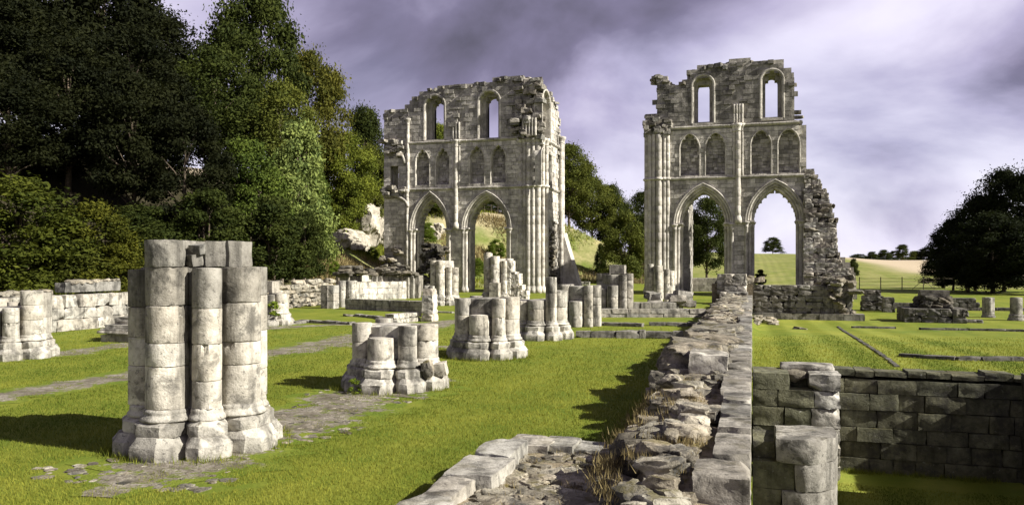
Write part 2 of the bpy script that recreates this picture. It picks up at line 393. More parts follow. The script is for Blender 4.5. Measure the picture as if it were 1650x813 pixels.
def rock(parent, x, y, z, sx, sy, sz, name='rubble_stone', kinds=None, col=1.0, rz=None, tilt=0.2):
    c = col * rv(0.72, 1.12); wm = rv(-.02, .05)
    return place(name, random.choice(kinds or ROCK), parent, (x, y, z), (rv(-tilt, tilt), rv(-tilt, tilt), rv(0, 6.28) if rz is None else rz), (sx, sy, sz), (c * (1 + wm), c, c * (1 - wm)))

# ------------------------------------------------------------------ the ground
def axis(parts):
    out = []
    for a, b, st in parts:
        n = max(1, int(round((b - a) / st))); out += list(np.linspace(a, b, n, endpoint=False))
    return out + [parts[-1][1]]
xs = np.array(axis([(-700, -120, 40), (-120, -60, 3), (-60, -20, 1.5), (-20, -0.5, 0.75), (-0.5, -0.35, 0.15), (-0.35, 0.3, 0.325), (0.3, 5.6, 0.53), (5.6, 5.75, 0.15), (5.75, 8, 0.45), (8, 60, 2), (60, 150, 6), (150, 900, 50)]))
ys = np.array(axis([(-60, 0, 6), (0, 18.8, 0.75), (18.8, 18.95, 0.15), (18.95, 60, 0.9), (60, 130, 1.5), (130, 420, 6), (420, 2000, 80)]))
GX, GY = np.meshgrid(xs, ys); GZ = ground_z(GX, GY)
nx, ny = len(xs), len(ys)
me = bpy.data.meshes.new('ground')
idx = np.arange(nx * ny).reshape(ny, nx)
quads = np.stack([idx[:-1, :-1], idx[:-1, 1:], idx[1:, 1:], idx[1:, :-1]], -1).reshape(-1, 4)
me.from_pydata(np.stack([GX.ravel(), GY.ravel(), GZ.ravel()], 1).tolist(), [], quads.tolist())
d = foot_x(GY) - GX
mead = np.clip(sstep(-1.0, 2.5, d) + 0.55 * sstep(112, 125, GY), 0, 1)
dryf = sstep(160, 178, GY + 4 * np.sin(GX * .13)) * sstep(24, 34, GX) * 0.9 + 0.55 * sstep(16, 26, d) * sstep(78, 90, GY) * sstep(140, 120, GY)
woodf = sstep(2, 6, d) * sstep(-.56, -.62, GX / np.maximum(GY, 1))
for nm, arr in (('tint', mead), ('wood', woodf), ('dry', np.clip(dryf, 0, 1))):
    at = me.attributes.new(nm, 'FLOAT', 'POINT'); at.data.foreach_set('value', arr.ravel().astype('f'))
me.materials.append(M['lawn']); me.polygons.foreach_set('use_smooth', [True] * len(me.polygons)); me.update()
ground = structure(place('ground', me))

# worn stony paths on the lawn, a few millimetres above it, ragged at the edges
def path_strip(name, pts, wid, seed, lift=0.006):
    b = MB(); V = []; n = 0
    rows = []
    L = 0
    dense = []
    for (p, q, w0, w1) in zip(pts[:-1], pts[1:], wid[:-1], wid[1:]):
        m = max(2, int(math.dist(p, q) / 0.22))
        for i in range(m): f = i / m; dense.append((p[0] + (q[0] - p[0]) * f, p[1] + (q[1] - p[1]) * f, w0 + (w1 - w0) * f))
    dense.append((*pts[-1], wid[-1]))
    for i, (x, y, w) in enumerate(dense):
        a = dense[max(0, i - 1)]; c = dense[min(len(dense) - 1, i + 1)]
        tx, ty = c[0] - a[0], c[1] - a[1]; l = math.hypot(tx, ty) or 1; nxx, nyy = -ty / l, tx / l
        wl = w * (1 + .55 * noise.noise((x * .8 + seed, y * .8, 0)) + .5 * noise.noise((x * 3 + seed, y * 3, 4)))
        wr = w * (1 + .55 * noise.noise((x * .8 - seed, y * .8, 9)) + .5 * noise.noise((x * 3 - seed, y * 3, 7)))
        for k in range(9):
            o = -wl + (wl + wr) * k / 8; X, Y = x + nxx * o, y + nyy * o
            V.append((X, Y, float(ground_z(X, Y)) + lift + (0.006 if 1 < k < 7 else 0)))
    F = [(i * 9 + k, i * 9 + k + 1, i * 9 + k + 10, i * 9 + k + 9) for i in range(len(dense) - 1) for k in range(8)]
    b.add(V, F); o = b.build(name, 'path', smooth=True)
    at = o.data.attributes.new('edge', 'FLOAT', 'POINT'); at.data.foreach_set('value', np.array([1.0 if i % 9 in (0, 8) else (.55 if i % 9 in (1, 7) else (.2 if i % 9 in (2, 6) else 0.0)) for i in range(len(V))], 'f'))
    return structure(o)
PX = -6.75; NX = -18.1
path_strip('worn_path', [(-13.4, 6), (-12.9, 11), (-12.6, 15), (-12.2, 20), (-12.0, 26), (-12.0, 33)], [.75, .8, 1.0, 1.3, 1.4, .7], 1)
path_strip('worn_path', [(-12.6, 20.6), (-9.5, 21.3), (PX + .3, 21.6)], [.5, .45, .3], 5, 0.010)
path_strip('worn_path', [(-17.8, 15.2), (-17.6, 21), (-17.2, 26), (-15.5, 28.2), (-12.5, 28.5)], [.9, .8, .8, .5, .5], 9, 0.008)
path_strip('worn_path', [(PX + .3, 6.6), (PX + .1, 8), (PX, 10), (PX, 12), (PX, 13.4)], [.3, 1.4, 1.7, 1.1, 1.0], 13)
path_strip('worn_path', [(PX, 13.2), (PX + .2, 15.6)], [1.5, 1.3], 17, 0.008)
# loose flat stones lying in the near path
pave = thing('loose_paving', 'flat broken paving stones scattered in the bare ground round the tallest clustered pier', 'paving', (PX, 10, 0))
for i in range(620):
    y = rv(7.0, 13.6); x = PX + random.gauss(0.15, .75)
    if (x - PX + .27) ** 2 + (y - 8.95) ** 2 < 1.15 or abs(x - PX) > 1.05 + .3 * math.sin(y * 2): continue
    s = rv(.03, .15); rock(pave, x, y, -.006, s * 1.4, s, rv(.02, .05), 'paving_stone', SLAB, rv(.6, 1.2), tilt=.08)

# ------------------------------------------------------------------ towers
class Outline:
    """an arched opening: straight sides from zb to zs, then a pointed (or round) head of that rise"""
    def __init__(s, sc, hw, zb, zs, rise): s.sc, s.hw, s.zb, s.zs, s.rise = sc, hw, zb, zs, max(rise, hw); s.c = (s.rise ** 2 - hw ** 2) / (2 * hw); s.R = hw + s.c
    def half(s, z, o=0.0):
        if z < s.zb - o * 0: return None
        if z <= s.zs: return s.hw + o
        q = (s.R + o) ** 2 - (z - s.zs) ** 2
        if q <= 0: return None
        h = math.sqrt(q) - s.c
        return h if h > 0 else None
    def path(s, n=9, jamb=True):
        """points and outward normals from the left foot over the head to the right foot"""
        amax = math.acos(min(1, s.c / s.R))
        L = []
        if jamb:
            m = max(2, int((s.zs - s.zb) / 0.9))
            L += [((-s.hw, s.zb + (s.zs - s.zb) * i / m), (-1, 0)) for i in range(m)]
        for i in range(n + 1):
            a = amax * i / n
            nn = (-math.cos(a), math.sin(a)); L.append(((s.c + s.R * nn[0], s.zs + s.R * nn[1]), nn))
        Rr = [((-p[0], p[1]), (-q[0], q[1])) for p, q in reversed(L[:-1])]
        p, q = L[-1]; k = 1 / max(.35, q[1]); L[-1] = (p, (0, k))
        return [((p[0] + s.sc, p[1]), q) for p, q in L + Rr]
def sweep(b, path, sec, mp, tint=1.0, vary=0.0):
    V = []; m = len(sec)
    for (p, q) in path:
        for (o, t) in sec: V.append(mp(p[0] + q[0] * o, p[1] + q[1] * o, t))
    for i in range(len(path) - 1):
        tt = tint * (1 + rv(-vary, vary))
        for j in range(m - 1):
            k = i * m + j; b.add([V[k], V[k + 1], V[k + m + 1], V[k + m]], [(0, 1, 2, 3)], tt)
def minus(a, b, ex):
    iv = [(a, b)]
    for (c, d_) in ex:
        nv = []
        for (p, q) in iv:
            if d_ <= p or c >= q: nv.append((p, q)); continue
            if c > p: nv.append((p, c))
            if d_ < q: nv.append((d_, q))
        iv = nv
    return iv
def facade(root, mp, sL, sR, z0, ztop, top, front, back, T, rubble_fn=None, fd=0.75, dark_fn=None):
    """courses of squared stone round the openings, a core behind them; top(s) is the broken skyline"""
    skin, core = MB(), MB(); z = z0
    while z < ztop:
        h = rv(.30, .40); z1 = z + h; zm = (z + z1) / 2
        def ex(outs, o=0.0):
            r = []
            for q in outs:
                hh = q.half(zm, o) if zm >= q.zb else None
                if hh: r.append((q.sc - hh, q.sc + hh))
            return r
        for (a, b_) in minus(sL, sR, ex(front)):
            x = a
            while x < b_ - .02:
                w = rv(.42, .95)
                if b_ - (x + w) < .3: w = b_ - x
                xm = x + w / 2; tp = min(top(x + .05), top(x + w - .05), top(xm)) + .10
                if z1 <= tp + rv(-.12, .12):
                    rub = rubble_fn(xm, zm) if rubble_fn else 0
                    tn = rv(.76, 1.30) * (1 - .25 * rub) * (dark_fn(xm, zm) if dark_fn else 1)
                    if rub > .5:
                        k = max(1, int(w / .38))
                        for i in range(k):
                            u0 = x + w * i / k; u1 = x + w * (i + 1) / k; tt = rv(-.22, .10); zc = z + h * rv(.4, .6)
                            for (q0, q1) in (((z, z1),) if random.random() < .5 else ((z, zc), (zc, z1))):
                                skin.box(u0 + .02, u1 - .02, q0 + .015, q1 - .015, -.3, tt + rv(-.08, .08), mp, tn * rv(.75, 1.15))
                    else:
                        skin.box(x + .012, x + w - .012, z + .012, z1 - .012, -.14, rv(-.03, .03), mp, tn)
                x += w
        for (outs, t0, t1) in ((front, -fd, -.10), (back, -T, -fd)):
            for (a, b_) in minus(sL, sR, ex(outs, 0.06 if outs is front else 0.0)):
                n = max(1, int((b_ - a) / .8)); 
                for i in range(n):
                    u0 = a + (b_ - a) * i / n; u1 = a + (b_ - a) * (i + 1) / n
                    if z1 <= top((u0 + u1) / 2) + .1: core.box(u0, u1, z, z1 + .002, t0, t1 - (0.0 if outs is front else -.0), mp, rv(.62, .85))
        z = z1
    stuff(skin.build('ashlar_facing', 'tower', root)); stuff(core.build('wall_core', 'tower', root))
def jamb_shafts(root, mp, s, side, zb, zs, T, tint=1.0, k=1.0):
    """clustered shafts, bases and capitals of one jamb; side +1: the opening lies to the right"""
    co = MB()
    co.box(s - (.72 if side > 0 else -.10), s + (-.10 if side > 0 else .72), zb, zs, -T + .02, -.42, mp, .9 * tint) if False else None
    for (o, t, r) in ((.10, -.50, .15), (.36, -.20, .17), (.62, .06, .15)):
        b = MB(); c = mp(s - side * o * k, 0, t); r *= k
        b.lathe(c[0], c[1], [(r + .09, zb), (r + .09, zb + .25), (r + .03, zb + .42), (r, zb + .5)] + [(r, zb + .5 + (zs - zb - .9) * k / 6) for k in range(1, 7)] + [(r + .02, zs - .38), (r + .02, zs - .32), (r, zs - .3), (r + .10, zs - .08), (r + .12, zs - .07), (r + .12, zs)], 12)
        b.build('jamb_shaft', 'towero', root, True, color=rv(.85, 1.08) * tint)
    b = MB()
    x0, x1 = sorted((s - side * .04, s - side * .80))
    b.box(x0 + .02, x1, zb, zs - .01, -T + .02, -.60, mp, .95); x0, x1 = sorted((s - side * .34, s - side * .80))
    b.box(x0, x1, zb, zs - .012, -.61, -.30, mp, .95)
    b.build('jamb_core', 'tower', root)
    b = MB(); x0, x1 = sorted((s + side * .06, s - side * .84)); b.box(x0, x1, zs - .012, zs + .12, -T + .04, .12, mp, 1.0)
    b.build('impost', 'tower', root)
def main_arch(root, mp, out, T, k=1.0):
    """moulded orders of a big arch; each ring is a part"""
    secs = [[(.86, .02), (.86, .14), (.80, .17), (.72, .15), (.70, .05)],
            [(.70, .05), (.66, .09), (.58, .10), (.50, .04), (.48, -.10), (.46, -.14)],
            [(.46, -.14), (.40, -.10), (.32, -.10), (.26, -.16), (.24, -.30), (.22, -.34)],
            [(.22, -.34), (.16, -.30), (.08, -.32), (.02, -.40), (0, -.52), (0, -T - .02)]]
    for i, sc in enumerate(secs):
        sc = [(o * k, t) for o, t in sc]
        b = MB(); sweep(b, out.path(13, False), sc, mp, 1.0, .10); b.build(('hood_mould', 'arch_order', 'arch_order', 'arch_order')[i], 'tower', root)
def blind_arch(root, mp, out, depth=.60):
    b = MB(); sweep(b, out.path(7), [(.13, -.02), (.13, .03), (.08, .045), (.04, .02), (.01, -.05), (0, -.12), (0, -depth - .02)], mp, 1.02, .10)
    b.build('blind_arch_frame', 'tower', root)
    b = MB(); z = out.zb
    while z < out.zs + out.rise:
        h = rv(.20, .34); zm = z + h / 2; hh = out.half(zm)
        x = -(hh or 0)
        while hh and x < hh - .02:
            w = rv(.22, .5); w = min(w, hh - x + .05); b.box(out.sc + x, out.sc + x + w - .015, z + .01, z + h - .01, -depth - .2, -depth + rv(-.08, .08), mp, rv(.5, 1.15)); x += w
        z += h
    stuff(b.build('blind_arch_infill', 'tower', root))
def lancet(root, mp, fo, bo, T, fd=.75):
    b = MB(); sweep(b, fo.path(9), [(.22, -.02), (.22, .03), (.15, .055), (.08, .04), (.03, .0), (0, -.08), (0, -fd)], mp, 1.0, .08); b.build('window_frame', 'tower', root)
    # splayed reveal from the wide front to the narrow light
    pf, pb = fo.path(9), bo.path(9)
    n = min(len(pf), len(pb))
    if len(pf) != len(pb):
        pf, pb = fo.path(9, False), bo.path(9, False)
        pf = [((fo.sc - fo.hw, fo.zb), (-1, 0))] + pf + [((fo.sc + fo.hw, fo.zb), (1, 0))]; pb = [((bo.sc - bo.hw, bo.zb), (-1, 0))] + pb + [((bo.sc + bo.hw, bo.zb), (1, 0))]
    b = MB()
    for i in range(len(pf) - 1):
        A, B, C_, D = pf[i][0], pf[i + 1][0], pb[i + 1][0], pb[i][0]
        b.add([mp(A[0], A[1], -fd + .03), mp(B[0], B[1], -fd + .03), mp(C_[0], C_[1], -T * .8), mp(D[0], D[1], -T * .8)], [(0, 1, 2, 3)], rv(.85, 1.05))
        b.add([mp(D[0], D[1], -T * .8), mp(C_[0], C_[1], -T * .8), mp(C_[0], C_[1], -T - .02), mp(D[0], D[1], -T - .02)], [(0, 1, 2, 3)], rv(.85, 1.05))
    b.build('window_reveal', 'tower', root)
    b = MB(); b.box(fo.sc - fo.hw - .1, fo.sc + fo.hw + .1, fo.zb - .16, fo.zb + .015, -T, .05, mp, .95); b.build('window_sill', 'tower', root)
def string_course(root, mp, s0, s1, z, cuts=(), name='string_course', out=.16):
    b = MB()
    for (a, c) in minus(s0, s1, cuts):
        n = max(1, int((c - a) / .9))
        for i in range(n):
            u0, u1 = a + (c - a) * i / n, a + (c - a) * (i + 1) / n
            o = out + rv(-.03, .03)
            V = [mp(u, zz_, t) for u in (u0 + .008, u1 - .008) for (zz_, t) in ((z - .12, -.1), (z - .12, o * .4), (z - .02, o), (z + .05, o), (z + .14, -.1))]
            b.add(V, [(j, j + 1, j + 6, j + 5) for j in range(4)] + [(0, 4, 3, 2, 1), (5, 6, 7, 8, 9)], rv(.8, 1.0))
    b.build(name, 'tower', root)
def wall_shaft(root, mp, s, t, r, z0, z1, name='wall_shaft', cap=True, base=True, col=1.0):
    b = MB(); c = mp(s, 0, t); pr = []
    if base: pr += [(r + .10, z0), (r + .10, z0 + .3), (r + .04, z0 + .5)]
    zb = z0 + (.6 if base else 0); ze = z1 - (.6 if cap else 0)
    n = max(1, int((ze - zb) / .7))
    for i in range(n):
        a, e = zb + (ze - zb) * i / n, zb + (ze - zb) * (i + 1) / n; k = rv(-.008, .008); pr += [(r - .012, a + .005), (r + k, a + .03), (r + k, e - .03), (r - .012, e - .005)]
    if cap: pr += [(r, ze), (r + .05, ze + .05), (r, ze + .1), (r + .06, z1 - .25), (r + .14, z1 - .14), (r + .14, z1)]
    b.lathe(c[0], c[1], pr, 12); return b.build(name, 'towero', root, True, color=rv(.9, 1.1) * col)
def poly(pts):
    xs_, zs_ = [p[0] for p in pts], [p[1] for p in pts]
    return lambda x: float(np.interp(x, xs_, zs_))
def crest(root, mp, top, s0, s1, T, n, sz=(.3, .7)):
    """loose weathered stones along the broken skyline"""
    for i in range(n):
        s = rv(s0, s1); t = rv(-T, -.05); z = top(s); w = rv(*sz)
        x, y, _ = mp(s, 0, t); rock(root, x, y, z - .2 + rv(-.1, .12), w, w * rv(.6, 1), rv(.18, .36), 'crest_stone', ASHR, rv(.35, .6), tilt=.06)

YT = 63.5; TT = 1.7
# ---- the left ruin: north transept, seen with the chancel wall going back on its right
PL = lambda u, v: AT(600 + u * .4674, 100 + v * .4674, YT)
fm = lambda s, z, t: (s, YT - t, z)
lt = thing('abbey_ruin', 'tall ruined limestone abbey walls with a crossing pier at the corner, beside the wooded hill', 'ruin', (PL(300, 800)[0], YT, 0))
topL = poly([PL(u, v) for u, v in ((36, 178), (60, 165), (104, 160), (108, 150), (128, 148), (134, 140), (150, 118), (172, 103), (205, 88), (300, 76), (360, 70), (420, 62), (425, 52), (500, 46), (522, 44), (530, 56), (575, 60))])
def arch_from(P, u0, u1, vspring, vapex, vbase, inset=0.0):
    (s0, _), (s1, _) = P(u0, 0), P(u1, 0); zs = P((u0 + u1) / 2, vspring)[1]; za = P((u0 + u1) / 2, vapex)[1]; zb = P((u0 + u1) / 2, vbase)[1]
    hw = (s1 - s0) / 2 - inset
    return Outline((s0 + s1) / 2, hw, max(zb, -0.05), zs, za - zs - inset * 1.15)
mainL = [arch_from(PL, 130, 272, 578, 446, 830, .60), arch_from(PL, 309, 482, 574, 441, 830, .60)]
for m_ in mainL: m_.zb = -.05
blindL = [arch_from(PL, 152, 195, 345, 303, 430), arch_from(PL, 221, 265, 342, 299, 428), arch_from(PL, 337, 384, 336, 292, 422), arch_from(PL, 411, 459, 333, 288, 420)]
winF = [arch_from(PL, 184, 246, 155, 118, 268), arch_from(PL, 370, 436, 142, 102, 262)]
rnd_ = lambda w: Outline(w.sc, w.hw, w.zb, w.zs + w.rise - w.hw, w.hw)
winF = [rnd_(w) for w in winF]; winB = []
for w in winF:
    winB.append(Outline(w.sc + .02, w.hw * .66, w.zb + .12, w.zs - .02, w.hw * .68))
door = Outline((PL(62, 0)[0] + PL(90, 0)[0]) / 2, (PL(90, 0)[0] - PL(62, 0)[0]) / 2, PL(70, 435)[1], PL(70, 358)[1] - .1, .1)
door.half = lambda z, o=0.0, d=door: (d.hw + o) if d.zb <= z <= d.zs + .1 else None
def widen(m_, o=.66):   # the wall stands back from the moulded orders
    q = Outline(m_.sc, m_.hw + o, m_.zb, m_.zs, 1); q.c = m_.c; q.R = m_.R + o; q.hw = m_.hw + o; q.rise = math.sqrt(max(.01, q.R ** 2 - q.c ** 2)); return q
rubL = lambda s, z: 1.0 if (s < PL(120, 0)[0] and (PL(80, 330)[1] < z < PL(80, 262)[1] or PL(80, 475)[1] < z < PL(80, 437)[1] or z < PL(80, 640)[1])) or z > topL(s) - .9 or (PL(270, 0)[0] < s < PL(325, 0)[0] and z > PL(300, 225)[1]) or (s > PL(478, 0)[0] and z > PL(500, 262)[1]) else 0.0
sL0, sL1 = PL(40, 0)[0], PL(545, 0)[0]
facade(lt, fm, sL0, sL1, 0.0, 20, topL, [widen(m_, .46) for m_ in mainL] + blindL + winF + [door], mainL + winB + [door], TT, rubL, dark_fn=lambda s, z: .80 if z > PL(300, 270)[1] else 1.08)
for m_ in mainL:
    main_arch(lt, fm, m_, TT, .70)
    for sd in (1, -1): jamb_shafts(lt, fm, m_.sc - sd * m_.hw, sd, 0, m_.zs, TT, 1.0, .75)
for q in blindL: blind_arch(lt, fm, q)
for f_, b_ in zip(winF, winB): lancet(lt, fm, f_, b_, TT)
zS1, zS2 = PL(300, 272)[1], PL(300, 435)[1]
string_course(lt, fm, PL(120, 0)[0], sL1, zS1); string_course(lt, fm, PL(118, 0)[0], sL1, zS2)
sm = PL(290, 0)[0]
wall_shaft(lt, fm, sm, .08, .19, PL(290, 575)[1], zS1 + .1); wall_shaft(lt, fm, sm - .28, .02, .10, zS2, zS1 + .1, base=False); wall_shaft(lt, fm, sm + .28, .02, .10, zS2, zS1 + .1, base=False)
for k in (-.26, 0, .26): wall_shaft(lt, fm, sm + k, .04, .10, zS1 + .15, zS1 + 1.6, 'springer_shaft', cap=False, base=False, col=.8)
wall_shaft(lt, fm, PL(124, 0)[0], .04, .14, zS2, PL(124, 195)[1], base=False); wall_shaft(lt, fm, PL(122, 0)[0], .04, .15, 0, zS2)
# the broken return at the left: a ledge of the lost vault over the wall passage
for (v0, v1, uu) in ((300, 322, 40), (455, 470, 40)):
    for k in range(16):
        s, z = PL(rv(38, 112), rv(v0 - 28, v1)); rock(lt, s, YT - rv(-.15, .3), z, rv(.4, .7), rv(.5, .9), rv(.22, .35), 'broken_springer', ASHR, rv(.55, .85), tilt=.08, rz=rv(-.3, .3))
for k in range(46):
    u = rv(38, 100); v = rv(640, 800); s, z = PL(u, v); rock(lt, s, YT - rv(.1, .5) - (v - 640) / 400, z, rv(.4, .8), rv(.5, .9), rv(.2, .36), 'rubble_stone', SLAB, rv(.7, 1.0))
for (ua, va, ub, vb) in ((108, 350, 96, 290), (120, 500, 96, 455)):
    b = MB(); (s0, z0_), (s1, z1_) = PL(ua, va), PL(ub, vb); pts = []
    for i in range(8):
        a = i / 7 * 1.5; pts.append((s0 + .15 + (s1 - s0 - 1.6) * (1 - math.cos(a)), YT - .12, z0_ + (z1_ - z0_) * math.sin(a)))
    b.tube(pts, [.13] * 8, 8); b.build('wall_rib', 'towero', lt, True)
# crossing pier at the corner
cx_, cy_ = PL(541, 0)[0], YT - .05
zc = PL(540, 262)[1]
b = MB(); b.lathe(cx_ + .1, cy_ + .75, [(1.0, 0), (1.0, .5), (.88, .7), (.88, zc)], 16); b.build('pier_core', 'tower', lt)
for k, (dx_, dy_, r) in enumerate(((-1.30, .22, .17), (-.92, -.08, .25), (-.48, -.32, .15), (-.12, -.42, .20), (.28, -.40, .15), (.66, -.22, .22), (.98, .16, .15), (1.16, .60, .18))):
    o = wall_shaft(lt, lambda s, z, t: (s, t, z), cx_ + dx_ + .1, cy_ + .35 + dy_, r, 0, zc + rv(-.05, .05), 'pier_shaft')
    string = MB(); string.lathe(cx_ + dx_ + .1, cy_ + .35 + dy_, [(r + .02, zS2 - .1), (r + .11, zS2 - .02), (r + .11, zS2 + .05), (r + .02, zS2 + .14)], 12); string.build('annulet', 'towero', o, True)
for k in range(40):
    u = rv(488, 588); s, z = PL(u, rv(190, 262)); rock(lt, s, YT - rv(-.3, .55) * (1 if u < 560 else .3), z, rv(.4, .8), rv(.4, .8), rv(.22, .4), 'broken_springer', ASHR, rv(.4, .7), tilt=.1, rz=rv(-.4, .4))
for k in range(46):
    u = rv(500, 586); s, z = PL(u, rv(60, 190)); rock(lt, s, YT - rv(-.4, .12), z, rv(.5, .9), rv(.4, .8), rv(.25, .45), 'rubble_stone', ASHR, rv(.4, .7), tilt=.06, rz=rv(-.2, .2))
for k in range(5): wall_shaft(lt, fm, cx_ - .35 + k * .26, .55, .11, zc + .1, zc + 1.55, 'springer_shaft', cap=False, base=False)
# chancel wall going back from the corner
XS = PL(588, 0)[0]; Y0s = YT + .9
sm_ = lambda s, z, t: (XS + t, Y0s + s, z)
PS = lambda px, py: (AX(px, py, XS)[0] - Y0s, AX(px, py, XS)[1])
LS = PS(903, 300)[0]
topS = poly([PS(px, py) for px, py in ((872, 128), (880, 138), (890, 150), (898, 168), (904, 190), (906, 205))])
Q = lambda u, v: PS(740 + u * .2707, 110 + v * .2707)
def arch_s(u0, u1, vs, va, vb):
    s0, s1 = Q(u0, vs)[0], Q(u1, vs)[0]; uc = (u0 + u1) / 2; zs, za, zb = Q(uc, vs)[1], Q(uc, va)[1], Q(uc, vb)[1]
    return Outline((s0 + s1) / 2, (s1 - s0) / 2, zb, zs, za - zs)
wf = arch_s(498, 545, 235, 192, 455); wb = Outline(wf.sc + .1, wf.hw * .6, wf.zb + .1, wf.zs, wf.hw * .7)
bl = [arch_s(491, 516, 530, 488, 700), arch_s(529, 551, 545, 505, 715)]
hole = Outline(2.6, 1.35, .3, 3.2, 2.4)
facade(lt, sm_, -.2, LS, 0, 19, topS, [wf] + bl + [hole], [wb], TT, lambda s, z: 1.0 if z > topS(s) - 1.2 or (s > LS - 1.2 and z > 11.5) or (abs(s - 2.6) < 2.0 and z < 6.2) else 0)
lancet(lt, sm_, wf, wb, TT)
for q in bl: blind_arch(lt, sm_, q)
string_course(lt, sm_, 0, LS, zS1 - .1); string_course(lt, sm_, 0, LS, zS2)
for k in range(60):
    s = 2.6 + rv(-1.5, 1.5); z = rv(.1, 5.6)
    rock(lt, XS - rv(.15, .5), Y0s + s, z, rv(.4, .7), rv(.4, .8), rv(.25, .45), 'rubble_stone', ROCK, rv(.45, .75))
for dz, r in ((0, .22), (.42, .16)): wall_shaft(lt, sm_, LS - .15 - dz, .22, r, 0, Q(575, 395)[1])
b = MB(); y0_, y1_ = Y0s + LS - .3, Y0s + LS + 1.2
b.add([(XS - 1.2, y0_, 0), (XS + 1.9, y0_, 0), (XS + .35, y0_, 5.2), (XS - 1.2, y0_, 5.6), (XS - 1.2, y1_, 0), (XS + 1.9, y1_, 0), (XS + .35, y1_, 5.2), (XS - 1.2, y1_, 5.6)], [(0, 1, 2, 3), (7, 6, 5, 4), (1, 5, 6, 2), (0, 4, 5, 1), (2, 6, 7, 3), (0, 3, 7, 4)], 1.15)
b.build('buttress', 'tower', lt)
crest(lt, fm, topL, sL0, sL1, TT, 70); crest(lt, sm_, topS, 0, LS, TT, 26)

# ---- the right ruin: south transept
PR = lambda u, v: AT(1020 + u * .5531, 80 + v * .5531, YT)
rt = thing('abbey_ruin', 'tall ruined limestone abbey wall with two lancets, its right end broken down to rubble', 'ruin', (PR(300, 700)[0], YT, 0))
topR = poly([PR(u, v) for u, v in ((26, 198), (56, 182), (59, 73), (86, 72), (92, 88), (112, 98), (140, 96), (155, 80), (165, 62), (182, 46), (275, 42), (284, 28), (345, 26), (398, 27), (425, 32), (440, 45), (458, 84), (478, 95), (483, 180), (492, 230), (506, 300), (510, 352), (530, 356), (545, 372), (560, 420))])
mainR = [arch_from(PR, 118, 294, 508, 386, 830, .68), arch_from(PR, 326, 506, 500, 375, 830, .68)]
for m_ in mainR: m_.zb = -.05
blindR = [arch_from(PR, 139, 192, 288, 246, 368), arch_from(PR, 214, 268, 285, 242, 366), arch_from(PR, 346, 401, 278, 235, 362), arch_from(PR, 425, 484, 274, 230, 360)]
winRF = [arch_from(PR, 178, 232, 112, 78, 214), arch_from(PR, 378, 434, 98, 62, 200)]
winRF = [rnd_(w) for w in winRF]
winRB = [Outline(w.sc - .02, w.hw * .66, w.zb + .1, w.zs - .1, w.hw * .68) for w in winRF]
rubR = lambda s, z: 1.0 if (s < PR(112, 0)[0] and z > PR(70, 245)[1]) or z > topR(s) - .7 or (PR(275, 0)[0] < s < PR(335, 0)[0] and z > PR(300, 190)[1]) or s > PR(487, 0)[0] else 0.0
sR0, sR1 = PR(36, 0)[0], PR(506, 0)[0]
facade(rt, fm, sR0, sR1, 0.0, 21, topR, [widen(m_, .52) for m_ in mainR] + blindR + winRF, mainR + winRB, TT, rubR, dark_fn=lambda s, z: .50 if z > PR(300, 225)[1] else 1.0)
for m_ in mainR:
    main_arch(rt, fm, m_, TT, .79)
    for sd in (1, -1): jamb_shafts(rt, fm, m_.sc - sd * m_.hw, sd, 0, m_.zs, TT, 1.0, .9)
for q in blindR: blind_arch(rt, fm, q)
for f_, b_ in zip(winRF, winRB): lancet(rt, fm, f_, b_, TT)
zR1, zR2 = PR(300, 220)[1], PR(300, 371)[1]
string_course(rt, fm, PR(108, 0)[0], PR(486, 0)[0], zR1); string_course(rt, fm, PR(36, 0)[0], PR(500, 0)[0], zR2)
sm2 = PR(307, 0)[0]
wall_shaft(rt, fm, sm2, .08, .20, PR(307, 505)[1], zR1 + .1)
for sg in (-.3, .3): wall_shaft(rt, fm, sm2 + sg, .02, .10, zR2, zR1 + .1, base=False)
for k in (-.3, -.1, .1, .3): wall_shaft(rt, fm, sm2 + k, .04, .10, zR1 + .15, zR1 + 1.6, 'springer_shaft', cap=False, base=False, col=.7)
for k, (u, t, r) in enumerate(((38, -.25, .15), (50, .02, .18), (62, .12, .15), (77, .18, .24), (92, .10, .15), (102, .02, .17))):
    o = wall_shaft(rt, fm, PR(u, 0)[0], t, r, 0, PR(70, 246)[1] + rv(-.1, .1), 'pier_shaft', cap=False)
    c = fm(PR(u, 0)[0], 0, t); b = MB(); b.lathe(c[0], c[1], [(r + .02, zR2 - .1), (r + .11, zR2 - .02), (r + .11, zR2 + .05), (r + .02, zR2 + .14)], 12); b.build('annulet', 'towero', o, True)
for k in range(34):
    s, z = PR(rv(36, 108), rv(200, 250)); rock(rt, s, YT - rv(-.2, .12), z, rv(.4, .8), rv(.4, .8), rv(.22, .4), 'broken_springer', ASHR, rv(.4, .7), tilt=.1, rz=rv(-.4, .4))
